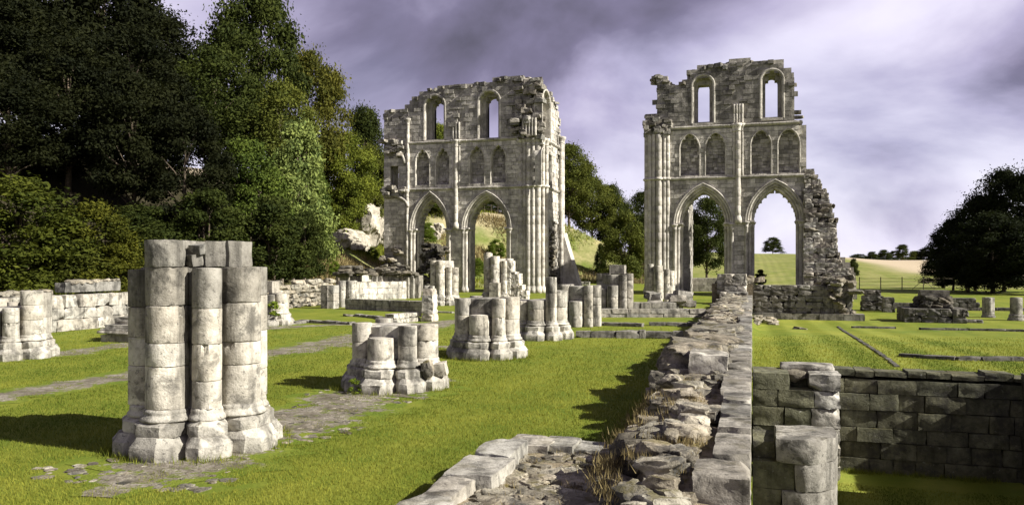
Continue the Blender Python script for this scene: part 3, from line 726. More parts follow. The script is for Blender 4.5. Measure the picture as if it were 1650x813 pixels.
# chancel wall behind the left end, and the chapel walls seen dark through the arches
XR = PR(32, 0)[0]
b = MB(); z = 0
while z < 3.4:
    h = rv(.3, .4); y = YT + TT
    while y < YT + 8.2:
        w = rv(.5, .95); b.box(XR + rv(0, .04), XR + 1.5 + rv(-.04, .04), y, min(y + w - .02, YT + 8.2), z, z + h - .015, None, rv(.75, 1.05)); y += w
    z += h
b.build('chancel_wall', 'tower', rt)
b = MB(); z = 0; xn = mainR[0].sc - mainR[0].hw + .30
while z < 9.0:
    h = rv(.3, .4); y = YT + TT + .03
    while y < YT + 7.6:
        w = rv(.5, .95); b.box(xn - .9, xn + rv(-.04, .03), y, min(y + w - .02, YT + 7.6), z, z + h - .015, None, rv(.5, .85)); y += w
    z += h
b.build('chapel_wall', 'tower', rt)
b = MB(); z = 0; xm = mainR[0].sc + mainR[0].hw + 1.0
while z < 7.2:
    h = rv(.3, .4); y = YT + TT
    while y < YT + 5.2 - z * .35:
        w = rv(.5, .95); b.box(xm + rv(0, .05), xm + .9, y, y + w - .02, z, z + h - .015, None, rv(.6, 1.0)); y += w
    z += h
b.build('chapel_wall', 'tower', rt)
for k in range(14):
    rock(rt, xm - rv(.0, .5), YT + TT + rv(.3, 3.5), 7.2 + rv(-.4, .6), rv(.5, .9), rv(.5, .9), rv(.3, .5), 'vault_fragment', ROCK, .6)
b = MB(); z = 0
while z < .9:
    h = .3; x = XR + 1.5
    while x < xm: w = rv(.5, .9); b.box(x, x + w - .02, YT + 7.2, YT + 8.0, z, z + h - .015, None, rv(.6, 1)); x += w
    z += h
b.build('chapel_back_wall', 'tower', rt)
crest(rt, fm, topR, sR0, sR1, TT, 80)
# the broken south wall: rubble courses stepping down towards the camera
edge = poly([(v, u) for v, u in ((345, 528), (372, 545), (400, 556), (465, 584), (500, 590), (590, 592), (605, 602), (640, 634), (680, 646), (800, 652))])
v = 346
while v < 700:
    dv = rv(11, 17); u = rv(498, 504); ue = edge(v) + rv(-5, 5); 
    yy = YT - .2 - max(0, (v - 380) / 320) * 5.5
    P_ = lambda a, c: AT(1020 + a * .5531, 80 + c * .5531, yy)
    while u < ue:
        du = min(rv(16, 40), max(9, ue - u + 3)); (a0, za), (a1, zb_) = P_(u, v + dv), P_(u + du, v)
        bulge = rv(-.18, .15)
        rock(rt, (a0 + a1) / 2, yy + .55 - bulge, (za + zb_) / 2, (a1 - a0) * 1.06, rv(1.1, 1.5), (zb_ - za) * 1.04, 'rubble_stone', ASHR if random.random() < .85 else SLAB, rv(.55, .9), rz=rv(-.08, .08), tilt=.03)
        u += du
    v += dv
b = MB(); z = 0
while z < PR(520, 360)[1]:
    vv = (425 - 80 - (z - CAMH) / (YT / ray(1310, 425)[1]) * FPX) / .5531
    y_near = YT - .1 - max(0, (vv - 380) / 320) * 5.0
    b.box(PR(500, 0)[0], PR(min(edge(vv), 640), 0)[0] - .25, y_near + .45, YT + TT, z, z + .36, None, rv(.45, .7)); z += .36
b.build('wall_core', 'tower', rt)

# ------------------------------------------------------------------ clustered piers
def drum_mesh(seed, keel):
    """a unit drum (radius 1, height 1) with worn arrises; keeled ones come to an edge in front"""
    seg = 28; V = []; F = []
    prof = [(0.972, 0.0), (0.992, 0.012), (1, 0.035), (1, .35), (1, .65), (1, .965), (0.992, .988), (0.972, 1.0)]
    off = Vector((seed * 5.1, seed * 2.3, seed))
    for (r, z) in prof:
        for k in range(seg):
            a = 2 * math.pi * k / seg; rr = r
            if keel:
                c = abs((a + math.pi) % (2 * math.pi) - math.pi)
                if c < .78: rr = r * (1 + .16 * (1 - c / .78) ** 1.2)
            p = Vector((math.cos(a), math.sin(a), z * 2.0))
            nn = noise.noise(p * 1.7 + off) * .012 + noise.noise(p * 5 + off) * .010 + noise.noise(p * 11 + off) * .007
            chip = noise.noise(p * 3.3 + off * 2)
            if (z < .06 or z > .94) and chip > .22: nn -= (chip - .22) * .5
            V.append(((rr + nn) * math.cos(a), (rr + nn) * math.sin(a), z))
    n = len(prof)
    F = [(i * seg + k, i * seg + (k + 1) % seg, (i + 1) * seg + (k + 1) % seg, (i + 1) * seg + k) for i in range(n - 1) for k in range(seg)]
    b = MB(); b.add(V, F); 
    for ring, zc_, rev in ((0, 0.0, True), ((n - 1) * seg, 1.0, False)):
        base = len(b.V); b.V.append((0, 0, zc_ + (.02 if not rev else 0)))
        for k in range(seg):
            t = (ring + k, ring + (k + 1) % seg, base); b.F.append(tuple(reversed(t)) if rev else t); b.T.append(1.0)
    me = b.mesh('column_drum', 'stone', smooth=True)
    try: me.set_sharp_from_angle(angle=RAD(50))
    except Exception: pass
    return me
DR = [drum_mesh(i, False) for i in range(6)]; DK = [drum_mesh(10 + i, True) for i in range(4)]
def plinth_mesh(hw, rin, rout, z0, z1, slope, seed):
    """spurred plinth block: runs out along +X from rin to rout, corners cut, top sloping in"""
    c = hw * .45
    def ring(o, z): return [(rin, -hw + o * .6, z), (rout - c - o, -hw + o, z), (rout - o, -hw + c + o * .4, z), (rout - o, hw - c - o * .4, z), (rout - c - o, hw - o, z), (rin, hw - o * .6, z)]
    h = z1 - z0; V = []; off = Vector((seed * 3.1, seed, 1))
    # a subdivided skin so the block can be worn
    lv = [(.012, z0), (0, z0 + .03), (0, z0 + h * .5), (0, z0 + h * (1 - slope)), (.015, z0 + h * (1 - slope) + .015), (.075 if slope > .1 else .03, z1)]
    m = 0
    for (o, z) in lv:
        R = ring(o, z); pts = []
        for i in range(6):
            p, q = Vector(R[i]), Vector(R[(i + 1) % 6]); k = 4 if i != 5 else 1
            for j in range(k): pts.append(p.lerp(q, j / k))
        m = len(pts)
        for p in pts:
            nn = noise.noise_vector(p * 4.5 + off) * .022 + noise.noise_vector(p * 13 + off) * .010; V.append(tuple(p + nn))
    F = [(i * m + k, i * m + (k + 1) % m, (i + 1) * m + (k + 1) % m, (i + 1) * m + k) for i in range(len(lv) - 1) for k in range(m)] + [tuple(range((len(lv) - 1) * m, len(lv) * m))]
    b = MB(); b.add(V, F); me = b.mesh('plinth', 'stone', smooth=True)
    try: me.set_sharp_from_angle(angle=RAD(32))
    except Exception: pass
    return me
PLc = [plinth_mesh(.33, .15, 1.06, 0, .30, .35, i) for i in range(3)]; PLd = [plinth_mesh(.27, .15, 1.04, 0, .29, .35, 5 + i) for i in range(3)]
PUc = [plinth_mesh(.29, .15, .97, .28, .47, .25, 10 + i) for i in range(3)]; PUd = [plinth_mesh(.235, .15, .93, .27, .46, .25, 15 + i) for i in range(3)]
b = MB(); b.lathe(0, 0, [(1.24, 0), (1.27, .15), (1.22, .32), (1.10, .5), (1.07, .65), (1.09, .75), (1.06, .88), (1.0, 1.0)], 24); BM = b.mesh('base_mould', 'stone', smooth=True)
def pier(label, x, y, heights, group=None, z=0, sc=1.0, tones=1.0, base=True, core=True, turn=0.0, dark_top=.62, drum=.42):
    """heights of the eight shafts, in order from the one facing +X, counter-clockwise; 0 leaves a shaft out"""
    t = thing('clustered_pier', label, 'pier', (x, y, z), group)
    hb = .47 if base else 0.0
    hm = max(heights)
    for i, h in enumerate(heights):
        a = RAD(45 * i + turn); card = i % 2 == 0
        d_, r = (.62, .26) if card else (.66, .18); d_ *= sc; r *= sc
        ca, sa = math.cos(a), math.sin(a)
        if base:
            k = random.choice(PLc if card else PLd); place('plinth', k, t, (x, y, z + rv(-.012, .004)), (0, 0, a), (sc, sc, rv(.94, 1.05)), rv(.72, .98))
            k = random.choice(PUc if card else PUd); place('plinth', k, t, (x, y, z + rv(-.006, .006)), (0, 0, a), (sc, sc, 1), rv(.78, 1.0))
        if h <= 0: continue
        px_, py_ = x + d_ * ca, y + d_ * sa
        if base: place('base_mould', BM, t, (px_, py_, z + hb - .015 + rv(0, .006)), (0, 0, 0), (r, r, .15), rv(.85, 1.0)); zz0 = z + hb + .13
        else: zz0 = z
        zc0 = zz0; H = h - (zz0 - z); n = max(1, round(H / drum)); cuts = [0] + sorted((k + rv(-.22, .22)) / n for k in range(1, n)) + [1]
        for k in range(n):
            z0_, z1_ = zc0 + H * cuts[k], zc0 + H * cuts[k + 1]; f = (z1_ - z) / hm
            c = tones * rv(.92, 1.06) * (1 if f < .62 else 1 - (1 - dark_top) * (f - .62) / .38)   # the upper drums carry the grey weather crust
            g = rv(.0, .03)
            me_ = random.choice(DR if card else DK)
            place('column_drum', me_, t, (px_, py_, z0_ + .003), (0, 0, a + (rv(0, 6.28) if card else rv(-.05, .05))), (r * rv(.985, 1.01), r * rv(.985, 1.01), z1_ - z0_ - .006), (c * (1 + g), c, c * (1 - g * 1.5)))
    if core:
        hc = sorted(heights)[3]; n = max(1, round(hc / .5))
        for k in range(n):
            place('core_drum', random.choice(DR), t, (x, y, z + hc * k / n), (0, 0, rv(0, 6)), (.56 * sc, .56 * sc, hc / n - .004), rv(.7, .9) * tones)
    return t
SG = 'clustered piers of the ruined arcades'
# the tallest, nearest pier with a course of blocks on top
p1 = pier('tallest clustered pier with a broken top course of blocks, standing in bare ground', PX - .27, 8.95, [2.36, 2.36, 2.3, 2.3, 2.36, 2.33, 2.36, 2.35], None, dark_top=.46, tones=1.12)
def top_block(parent, x, y, z, pts, h, name, col, n=5):
    """a cut stone of that plan, h high"""
    V = []; m = 0; off = Vector((x, y, z)) * 2
    ctr = Vector((sum(p[0] for p in pts) / len(pts), sum(p[1] for p in pts) / len(pts), 0))
    for lev, ins in ((0, .02), (.06, 0), (.5, 0), (.93, 0), (1, .025)):
        ring = []
        for i in range(len(pts)):
            p, q = Vector((*pts[i], 0)), Vector((*pts[(i + 1) % len(pts)], 0))
            for j in range(n): ring.append(p.lerp(q, j / n))
        m = len(ring)
        for p in ring:
            p = p.lerp(ctr, ins) + Vector((0, 0, lev * h)); nn = noise.noise_vector(p * 4 + off) * .022 + noise.noise_vector(p * 12 + off) * .012; V.append((x + p.x + nn.x, y + p.y + nn.y, z + p.z + nn.z))
    F = [(i * m + k, i * m + (k + 1) % m, (i + 1) * m + (k + 1) % m, (i + 1) * m + k) for i in range(4) for k in range(m)] + [tuple(range(4 * m, 5 * m)), tuple(reversed(range(m)))]
    b = MB(); b.add(V, F); o = b.build(name, 'stone', parent, True, color=col)
    try: o.data.set_sharp_from_angle(angle=RAD(40))
    except Exception: pass
    return o
def arc(cx, cy, r, a0, a1, n=7): return [(cx + r * math.cos(RAD(a0 + (a1 - a0) * i / n)), cy + r * math.sin(RAD(a0 + (a1 - a0) * i / n))) for i in range(n + 1)]
top_block(p1, PX - .27, 8.95, 2.365, arc(0, -.62, .27, 180, 350) + [(.10, -.42), (-.02, .30), (-.35, .35)], .33, 'top_block', .52, 2)
top_block(p1, PX - .27, 8.95, 2.365, [(.36, -.36), (.56, -.20)] + arc(.52, .0, .24, -70, 90, 4) + [(.30, .42), (.20, .10)], .32, 'top_block', .50, 3)
for (dx_, dy_, dz_, s) in ((.20, -.36, .09, .17), (.27, -.38, .23, .13), (.16, -.30, .20, .14), (.24, -.22, .12, .2)): rock(p1, PX - .27 + dx_, 8.95 + dy_, 2.36 + dz_, s * 1.3, s * 1.2, s * .9, 'packing_stone', ASHR, .5, rz=rv(-.4, .4))
# second pier: shafts cut off low
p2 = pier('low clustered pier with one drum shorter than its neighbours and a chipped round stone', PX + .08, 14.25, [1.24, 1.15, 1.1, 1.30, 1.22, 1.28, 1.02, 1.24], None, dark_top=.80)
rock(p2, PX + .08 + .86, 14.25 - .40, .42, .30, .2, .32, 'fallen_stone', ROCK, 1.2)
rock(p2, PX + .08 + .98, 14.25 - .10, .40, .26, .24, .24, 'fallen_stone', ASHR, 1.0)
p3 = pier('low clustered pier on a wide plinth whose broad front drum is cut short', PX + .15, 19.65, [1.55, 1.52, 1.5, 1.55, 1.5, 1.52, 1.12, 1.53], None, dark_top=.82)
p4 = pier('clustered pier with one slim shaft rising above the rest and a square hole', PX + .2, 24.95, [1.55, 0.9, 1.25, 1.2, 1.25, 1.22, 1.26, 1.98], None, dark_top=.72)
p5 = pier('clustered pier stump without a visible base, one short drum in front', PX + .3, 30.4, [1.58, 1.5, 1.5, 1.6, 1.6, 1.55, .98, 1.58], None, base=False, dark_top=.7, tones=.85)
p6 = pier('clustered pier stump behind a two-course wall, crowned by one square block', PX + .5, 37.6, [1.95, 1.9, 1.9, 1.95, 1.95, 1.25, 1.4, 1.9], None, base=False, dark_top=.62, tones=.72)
block(p6, PX + .3, PX + 1.0, 37.3, 37.9, 1.94, 2.35, 'top_block', col=.55)
p7 = pier('slender pair of shafts left of a pier, standing before the crossing', PX + 1.5, 47.5, [2.0, 0, 0, 0, 0, 2.4, 2.3, 2.1], None, base=False, core=False, dark_top=.8)
# the far arcade
pier('clustered pier with one taller rough-topped shaft, beside the stepped pier base', NX - .1, 15.9, [1.72, 1.65, 1.5, 1.4, 1.1, 1.2, 1.2, 1.3], None, dark_top=.8)
q2 = pier('broken clustered pier with weeds growing on its base, near the rubble wall', NX - .25, 27.3, [1.25, 1.2, 1.3, 1.2, 1.2, 1.25, .75, 1.2], None, dark_top=.8)
block(q2, NX - .75, NX - .45, 26.7, 27.1, 1.27, 1.75, 'top_block', col=.85); block(q2, NX - .15, NX + .2, 27.0, 27.5, 1.27, 1.72, 'top_block', col=.8)
q4 = pier('clustered pier with three tall pale shafts, dark masonry rising behind it', -17.3, 43.6, [2.2, 2.2, 2.6, 2.62, 2.6, 2.6, 2.58, 2.22], None, dark_top=.95)
q5 = pier('tall clustered pier whose right side steps down in broken white stone', -15.9, 49.6, [2.75, 2.3, 2.1, 2.8, 3.1, 3.15, 2.9, 2.6], None, dark_top=.92, sc=1.15)
for i in range(5):
    hh = 2.3 - .42 * i; z = 0
    while z < hh:
        h = rv(.28, .42); block(q5, -15.9 + .72 + .24 * i, -15.9 + .98 + .24 * i + rv(0, .08), 49.1 + .05 * i, 50.1, z, z + h - .01, 'broken_stone', ASHR, 1.1, tilt=.03); z += h
block(q5, -16.0, -15.4, 48.0, 48.5, 0, 1.2, 'shaft_stump', col=.8)

# ------------------------------------------------------------------ walls of squared stone
def courses(parent, a, c, th, z0, z1fn, hc, wl, kinds=ASH, col=1.0, name='stone_block', face=1, jit=.02, two=False):
    """blocks laid in courses along the line a-c; th is the wall's thickness to the left of a->c"""
    ax_, ay_ = a; L = math.dist(a, c); ux, uy = (c[0] - ax_) / L, (c[1] - ay_) / L; rz = math.atan2(uy, ux); nxx, nyy = -uy, ux
    z = z0; out = []; row = 0
    while True:
        h = rv(*hc); s = -rv(0, .5) * (row % 2); row += 1; any_ = False
        while s < L - .03:
            w = rv(*wl); e = min(s + w, L)
            if L - e < .2: e = L
            s0 = max(s, 0)
            if e - s0 > .12 and z + h * .6 <= z1fn((s0 + e) / 2):
                any_ = True; m = (s0 + e) / 2; o = th / 2 + rv(-jit, jit)
                c_ = (col(m, z) if callable(col) else col) * rv(.85, 1.1); g = rv(-.01, .03)
                out.append(place(name, random.choice(kinds), parent, (ax_ + ux * m + nxx * o, ay_ + uy * m + nyy * o, z + h / 2), (rv(-.01, .01), rv(-.01, .01), rz + random.choice((0, math.pi))), (e - s0 - .012, th + rv(-.02, .02), h - .012), (c_ * (1 + g), c_, c_ * (1 - g))))
            s += w
        z += h
        if not any_ or z > 4: break
    return out
# north aisle wall: smooth ashlar, then random rubble
nw = thing('aisle_wall', 'long low wall of pale squared limestone blocks at the foot of the wooded slope', 'wall', (-24, 24, 0))
courses(nw, (-24, 31.5), (-24, 17), .6, 0, lambda s: 1.30 + .05 * math.sin(s * 2), (.40, .46), (.55, 1.1), ASHR, col=.78)
nr = thing('aisle_wall', 'low rubble wall of uneven pale stones below the paddock rails', 'wall', (-24, 36, 0))
for row in range(6):
    y = 31.6
    while y < 42.5:
        w = rv(.3, .75); h = .25
        if row < 5 or random.random() < .55: rock(nr, -24.25 + rv(-.05, .05), y + w / 2, row * .25 + .125, .55, w * 1.05, h * rv(1.0, 1.25), 'rubble_stone', SLAB, rv(.85, 1.25), rz=rv(-.06, .06), tilt=.08)
        y += w
b = MB(); b.box(-24.5, -24.15, 31.6, 42.5, 0, 1.2); b.build('mortar_bed', 'mortar', nr, color=1.2)
tb = thing('stone_coffin_block', 'long dark stone block with a pale top lying on the ashlar wall', 'stone', (-24.7, 25, 1.3))
block(tb, -25.0, -24.5, 23.6, 26.3, 1.33, 1.70, col=.5); 
for k in range(7): rock(tb, -24.75 + rv(-.1, .1), 24.0 + k * .36, 1.72, .4, .42, .14, 'cap_stone', SLAB, 1.25)
for k in range(5): rock(tb, -24.6, 21.2 + k * .4, 1.36, .4, .45, .2, 'cap_stone', SLAB, 1.0)
# stepped pier base with a lump on top
sb = thing('stepped_pier_base', 'stepped moulded pier base with a rough lump of masonry on top', 'stone base', (-18.2, 20.9, 0))
X0, Y0 = -18.2, 20.9
for (hw, z0, z1, n) in ((1.05, 0, .26, 3),):
    for i in range(n): block(sb, X0 - hw, X0 + hw, Y0 - hw + 2 * hw * i / n + .01, Y0 - hw + 2 * hw * (i + 1) / n - .01, z0, z1, 'plinth', ASHR, .8)
for (hw, z0, z1) in ((1.12, .262, .34), (1.05, .342, .42), (.98, .422, .52)):
    for i in range(2): block(sb, X0 - hw, X0 + hw, Y0 - hw + hw * i + .004, Y0 - hw + hw * (i + 1) - .004, z0, z1, 'base_mould', ASH, .9)
block(sb, X0 - .8, X0 + .75, Y0 - .75, Y0 + .8, .525, .78, 'slab', ASHR, .85)
rock(sb, X0 - .05, Y0 - .1, 1.02, .95, .7, .55, 'masonry_lump', ROCK, .55); block(sb, X0 + .25, X0 + .65, Y0 - .2, Y0 + .4, .79, 1.25, 'slab', ASHR, 1.0)
rock(sb, X0 + .9, Y0 + 1.3, .3, .7, .6, .6, 'fallen_stone', ROCK, .8); rock(sb, X0 + 1.2, Y0 + .9, .2, .6, .5, .4, 'fallen_stone', ASHR, 1.0)
sb2 = thing('fallen_slabs', 'pile of dark slabs beyond the stepped pier base, against the ashlar wall', 'stones', (-20.6, 24.2, 0))
for (dx_, dy_, z, w, l, h, c) in ((0, 0, .25, 1.6, 1.4, .5, .7), (.1, .2, .62, 1.5, 1.2, .28, .45), (-.1, .3, .92, 1.7, 1.1, .3, .5), (.2, .2, 1.18, 1.5, .9, .22, .8)):
    rock(sb2, -20.6 + dx_, 24.2 + dy_, z, w, l, h, 'slab', SLAB, c, rz=rv(-.1, .1), tilt=.03)

# transept-side walls in the middle distance (left)
def wall_px(name, label, pxa, pxb, ybase_a, ybase_b, ytop_fn_px, th, hc, wl, kinds=ASH, col=1.0, back=True):
    A, B = G(pxa, ybase_a), G(pxb, ybase_b)
    t = thing(name, label, 'wall', ((A[0] + B[0]) / 2, (A[1] + B[1]) / 2, min(A[2], B[2])))
    L = math.dist(A[:2], B[:2])
    da = -SY * A[0] + CY * A[1]; db = -SY * B[0] + CY * B[1]
    def top(s):
        f = s / L; px = pxa + (pxb - pxa) * f; dd = da + (db - da) * f
        return CAMH - (ytop_fn_px(px) - HOR) * dd / FPX - min(A[2], B[2]) + t.location.z
    courses(t, A[:2], B[:2], th, t.location.z - .05, top, hc, wl, kinds, col)
    return t, A, B
wall_px('cross_wall', 'low dark wall of squared blocks crossing the lawn behind the grassy plots', 556, 690, 498, 504, lambda p: 480, .5, (.30, .34), (.5, 1.0), col=.62)
t, A, B = wall_px('transept_wall', 'pale smooth wall topped with dark broken courses beside the left ruin', 568, 655, 483, 481, lambda p: 447 if p > 580 else 455, .8, (.36, .46), (.6, 1.1), col=1.12)
for i in range(34):
    f = rv(-.25, 1.0); s0 = A[0] + (B[0] - A[0]) * f; y0 = A[1] + (B[1] - A[1]) * f
    rock(t, s0, y0 + rv(.2, 1.6), 1.62 + rv(0, .55), rv(.6, 1.3), rv(.5, .9), rv(.24, .34), 'rubble_stone', SLAB, rv(.35, .7), rz=rv(-.2, .2), tilt=.05)
for i in range(14):
    f = -.3 + i * .1; s0 = A[0] + (B[0] - A[0]) * f; y0 = A[1] + (B[1] - A[1]) * f
    block(t, s0 - .5, s0 + .5, y0 + .9, y0 + 1.7, 0, 1.6, 'core_block', ASHR, .6)
for (pa, pb, yb, hh, c) in ((516, 528, 497, 1.25, .45), (527, 538, 497, 1.25, .8)):
    g = G((pa + pb) / 2, yb); w = (pb - pa) * math.hypot(g[0], g[1]) / FPX
    q = thing('respond_block', 'short %s squared stub against the rubble wall' % ('dark' if c < .6 else 'pale'), 'stone', g)
    for k in range(3): block(q, g[0] - w / 2, g[0] + w / 2, g[1], g[1] + .6, .42 * k, .42 * (k + 1) - .01, col=c)
def shafts_px(label, items, yb, col=1.0, base=False, top=.9):
    """a row of round shafts: (left px, right px, top px)"""
    g0 = G((items[0][0] + items[-1][1]) / 2, yb); t = thing('shaft_group', label, 'shafts', g0)
    for (a, c, tp) in items:
        g = G((a + c) / 2, yb); dd = -SY * g[0] + CY * g[1]; r = (c - a) / 2 * dd / FPX; H = (yb - tp) * dd / FPX; n = max(1, round(H / .5))
        for k in range(n):
            place('column_drum', random.choice(DR), t, (g[0], g[1] + r, g[2] + H * k / n), (0, 0, rv(0, 6)), (r, r, H / n - .006), col * rv(.9, 1.08) * (top if k == n - 1 else 1))
    return t
shafts_px('two round shafts side by side where the pale wall begins', [(542, 556, 452), (553, 571, 452)], 495, 1.05)
shafts_px('two thin shafts at the right end of the pale smooth wall', [(648, 655, 451), (656, 665, 450)], 480, 1.0)
wp = thing('wall_stub', 'narrow rough white wall stub standing upright at the edge of the path', 'stone', G(688, 518))
g = wp.location
for k in range(5):
    rock(wp, g.x, g.y + .3, .15 + k * .27, .5 - k * .012, .6, .30, 'rubble_stone', ASHR, 1.25, rz=rv(-.1, .1), tilt=.04)
place('shaft_top', DR[0], wp, (g.x - .12, g.y + .2, 1.28), (0, 0, 0), (.13, .13, .22), .9); place('shaft_top', DR[1], wp, (g.x + .14, g.y + .2, 1.28), (0, 0, 1), (.11, .11, .2), 1.0)
lw = thing('low_wall', 'knee-high white wall joining the narrow upright stub', 'wall', G(655, 519))
A, B = G(634, 521), G(679, 517); courses(lw, A[:2], B[:2], .5, -.03, lambda s: .42, (.18, .22), (.3, .6), ASHR, 1.15)
dk = thing('masonry_lump', 'shade-dark ragged lump of standing masonry seen below the left arch', 'ruin', (AT(698, 440, 55)[0], 55, 0))
for k in range(90):
    z = rv(0, 1) ** .8 * 3.75; w = 1.0 if z < 2.2 else (1.0 - .12 * abs(z - 3))
    rock(dk, dk.location.x + rv(-w, w) * .95, 55 + rv(-.5, .5), z + .05, rv(.4, .7), rv(.5, .8), rv(.25, .42), 'rubble_stone', ROCK, .30)  # the lump's shade is put into its dark stone colour
# crossing walls on the lawn in front of the right ruin
t, A, B = wall_px('cross_wall', 'long two-course wall of grey blocks under the block-crowned stump', 962, 1138, 511, 511, lambda p: 496 if p > 975 else 500, .55, (.20, .235), (.5, 1.0), col=.7)
t, A, B = wall_px('cross_wall', 'short upper course of grey blocks behind the long two-course wall', 984, 1090, 506, 506, lambda p: 487, .9, (.28, .32), (.5, .9), col=.62)
for k in range(12): f = rv(.55, 1.15); rock(t, A[0] + (B[0] - A[0]) * f, A[1] + (B[1] - A[1]) * f + rv(.9, 2.0), rv(.3, .95), rv(.5, .9), rv(.5, .8), rv(.26, .36), 'rubble_stone', ASHR, .65)
wall_px('cross_wall', 'low dark wall between the third and fourth clustered piers', 800, 890, 512, 512, lambda p: 487, .5, (.3, .36), (.5, .9), col=.55)
shafts_px('single short shaft stub left of the two-course wall', [(970, 984, 471)], 497, .85)
shafts_px('thin pair of shafts before the crossing pier of the right ruin', [(1061, 1069, 437), (1070, 1078, 447)], 482, 1.05)
# kerbs left of ancient walls in the turf
def kerb_px(label, pts, h=.14, w=.35, col=.38, name='kerb'):
    P_ = [G(*p) for p in pts]; t = thing(name, label, 'kerb', P_[0])
    for a, c in zip(P_[:-1], P_[1:]):
        L = math.dist(a[:2], c[:2]); ux, uy = (c[0] - a[0]) / L, (c[1] - a[1]) / L; s = 0
        while s < L:
            l = min(rv(.4, .9), L - s + .01); m = s + l / 2; x, y = a[0] + ux * m, a[1] + uy * m
            k = col * rv(.8, 1.15); place('kerb_stone', random.choice(ASHR), t, (x, y, float(ground_z(x, y)) + h * .5 - .03), (rv(-.03, .03), rv(-.03, .03), math.atan2(uy, ux)), (l - .01, w * rv(.85, 1.1), h * rv(.85, 1.2)), k); s += l
    return t
kerb_px('low stone edging joining the fourth clustered pier to the rubble wall', [(928, 543), (1040, 544), (1132, 546)], .26, .4)
kerb_px('dark edging in the turf beyond the low stone edging, broken off short', [(921, 521), (975, 524), (1036, 526)], .16)
kerb_px('short dark edging in the turf nearest the rubble wall', [(1046, 524), (1136, 525)], .16)
kerb_px('straight shadow-dark stone channel running across the striped lawn', [(1350, 526), (1398, 557), (1446, 591)], .06, .12, .22)  # this and the next three: turf-edge shadow put into the stone colour
kerb_px('short shadow-dark kerb in the turf right of the transept wall', [(1372, 528), (1442, 529)], .12, .3, .24)
kerb_px('long shadow-dark kerb across the lawn below the stump and slab ruins', [(1482, 531), (1560, 532), (1650, 534), (1720, 536)], .13, .3, .24)
kerb_px('long shadow-dark kerb nearest the sunken wall', [(1450, 574), (1540, 580), (1650, 581), (1730, 582)], .12, .3, .24)
kerb_px('dark sunken edge across the plot behind the path', [(455, 523), (482, 521), (490, 519), (568, 523)], .14, .35, .5)
kerb_px('low turf kerb leading to the knee-high white wall', [(575, 509), (610, 513), (634, 521)], .14, .3, .5)
kerb_px('short pale kerb by the path near the second clustered pier', [(698, 503), (730, 504)], .10, .3, .9)
for lab, px, py, s in (('single small stone lying in the striped lawn', 1290, 530, .5), ('small loose stone on the grass plot', 563, 509, .4)):
    g = G(px, py); r_ = rock(None, g[0], g[1], g[2] + .02, s * 1.3, s, .14, 'loose_stone', SLAB, .8); tag(r_, lab, 'stone')

# ------------------------------------------------------------------ transept west wall in front of the right ruin
A, B = (AT(1214, 512, 50)[0], 50.0, -.85), (AT(1384, 514, 50)[0], 50.0, -.85)
zb = -.95
tw = thing('transept_wall', 'dark low wall of squared blocks in front of the right ruin', 'wall', (A[0], A[1], zb))
da = -SY * A[0] + CY * A[1]; db = -SY * B[0] + CY * B[1]; L = math.dist(A[:2], B[:2])
courses(tw, A[:2], (B[0] + .35, B[1]), 1.0, zb, lambda s: zb + .42, (.42, .43), (.9, 1.6), ASH, .45, 'plinth_block')
A2 = (A[0], A[1] + .25); f_ = (1376 - 1214) / (1384 - 1214)
B2 = (A[0] + (B[0] - A[0]) * f_, A[1] + (B[1] - A[1]) * f_ + .25)
zt = CAMH - (458 - HOR) * da / FPX
courses(tw, A2, B2, 1.1, zb + .43, lambda s: zt - .05, (.29, .37), (.4, 1.05), ASHR, lambda m, z: .36 if z < zt - .4 else .44)
for k in range(46):
    f = rv(.72, 1.0); zz_ = zb + .4 + rv(0, 1) * (zt - zb + .1); rock(tw, A2[0] + (B2[0] - A2[0]) * f + .15, A2[1] + .1 + rv(-.25, .7), zz_, rv(.4, .8), rv(.4, .7), rv(.24, .38), 'rubble_stone', ROCK, rv(.6, .95))
# junction block of masonry at the end of the long rubble wall
jb = thing('wall_stub', 'tall blocky stub of masonry where the long rubble wall meets the transept wall', 'wall', (AT(1180, 490, 49)[0], 49, 0))
for (pa, pb, yt_, yb_, Y, c) in ((1156, 1170, 441, 475, 49.6, .75), (1168, 1204, 441, 478, 49.4, .9), (1160, 1206, 470, 486, 48.6, .7), (1154, 1212, 482, 496, 47.6, .62)):
    (x0, z1), (x1, z0) = AT(pa, yt_, Y), AT(pb, yb_, Y)
    n = max(1, round((z1 - z0) / .36)); 
    for k in range(n):
        x = x0
        while x < x1 - .1:
            w = min(rv(.4, .8), x1 - x); block(jb, x, x + w - .01, Y, Y + .9, z0 + (z1 - z0) * k / n, z0 + (z1 - z0) * (k + 1) / n - .01, 'stone_block', ASHR, c); x += w
for k in range(16): x, z = AT(rv(1160, 1226), rv(448, 458), 50); rock(jb, x, 50 + rv(0, .5), z, rv(.4, .8), .6, rv(.25, .4), 'rubble_stone', SLAB, .75)
b = MB(); b.box(jb.location.x - 1.2, .05, 49.8, 50.6, -.3, 1.2, None, .7); b.build('mortar_bed', 'mortar', jb, color=.7)
pl_ = thing('rubble_pile', 'low heap of pale rubble at the wall corner on the striped lawn', 'stones', G(1225, 520))
for k in range(40):
    g = G(rv(1216, 1248), rv(511, 523)); rock(pl_, g[0], g[1], g[2] + rv(0, .18), rv(.3, .6), rv(.3, .6), rv(.14, .25), 'rubble_stone', ROCK, 1.1)

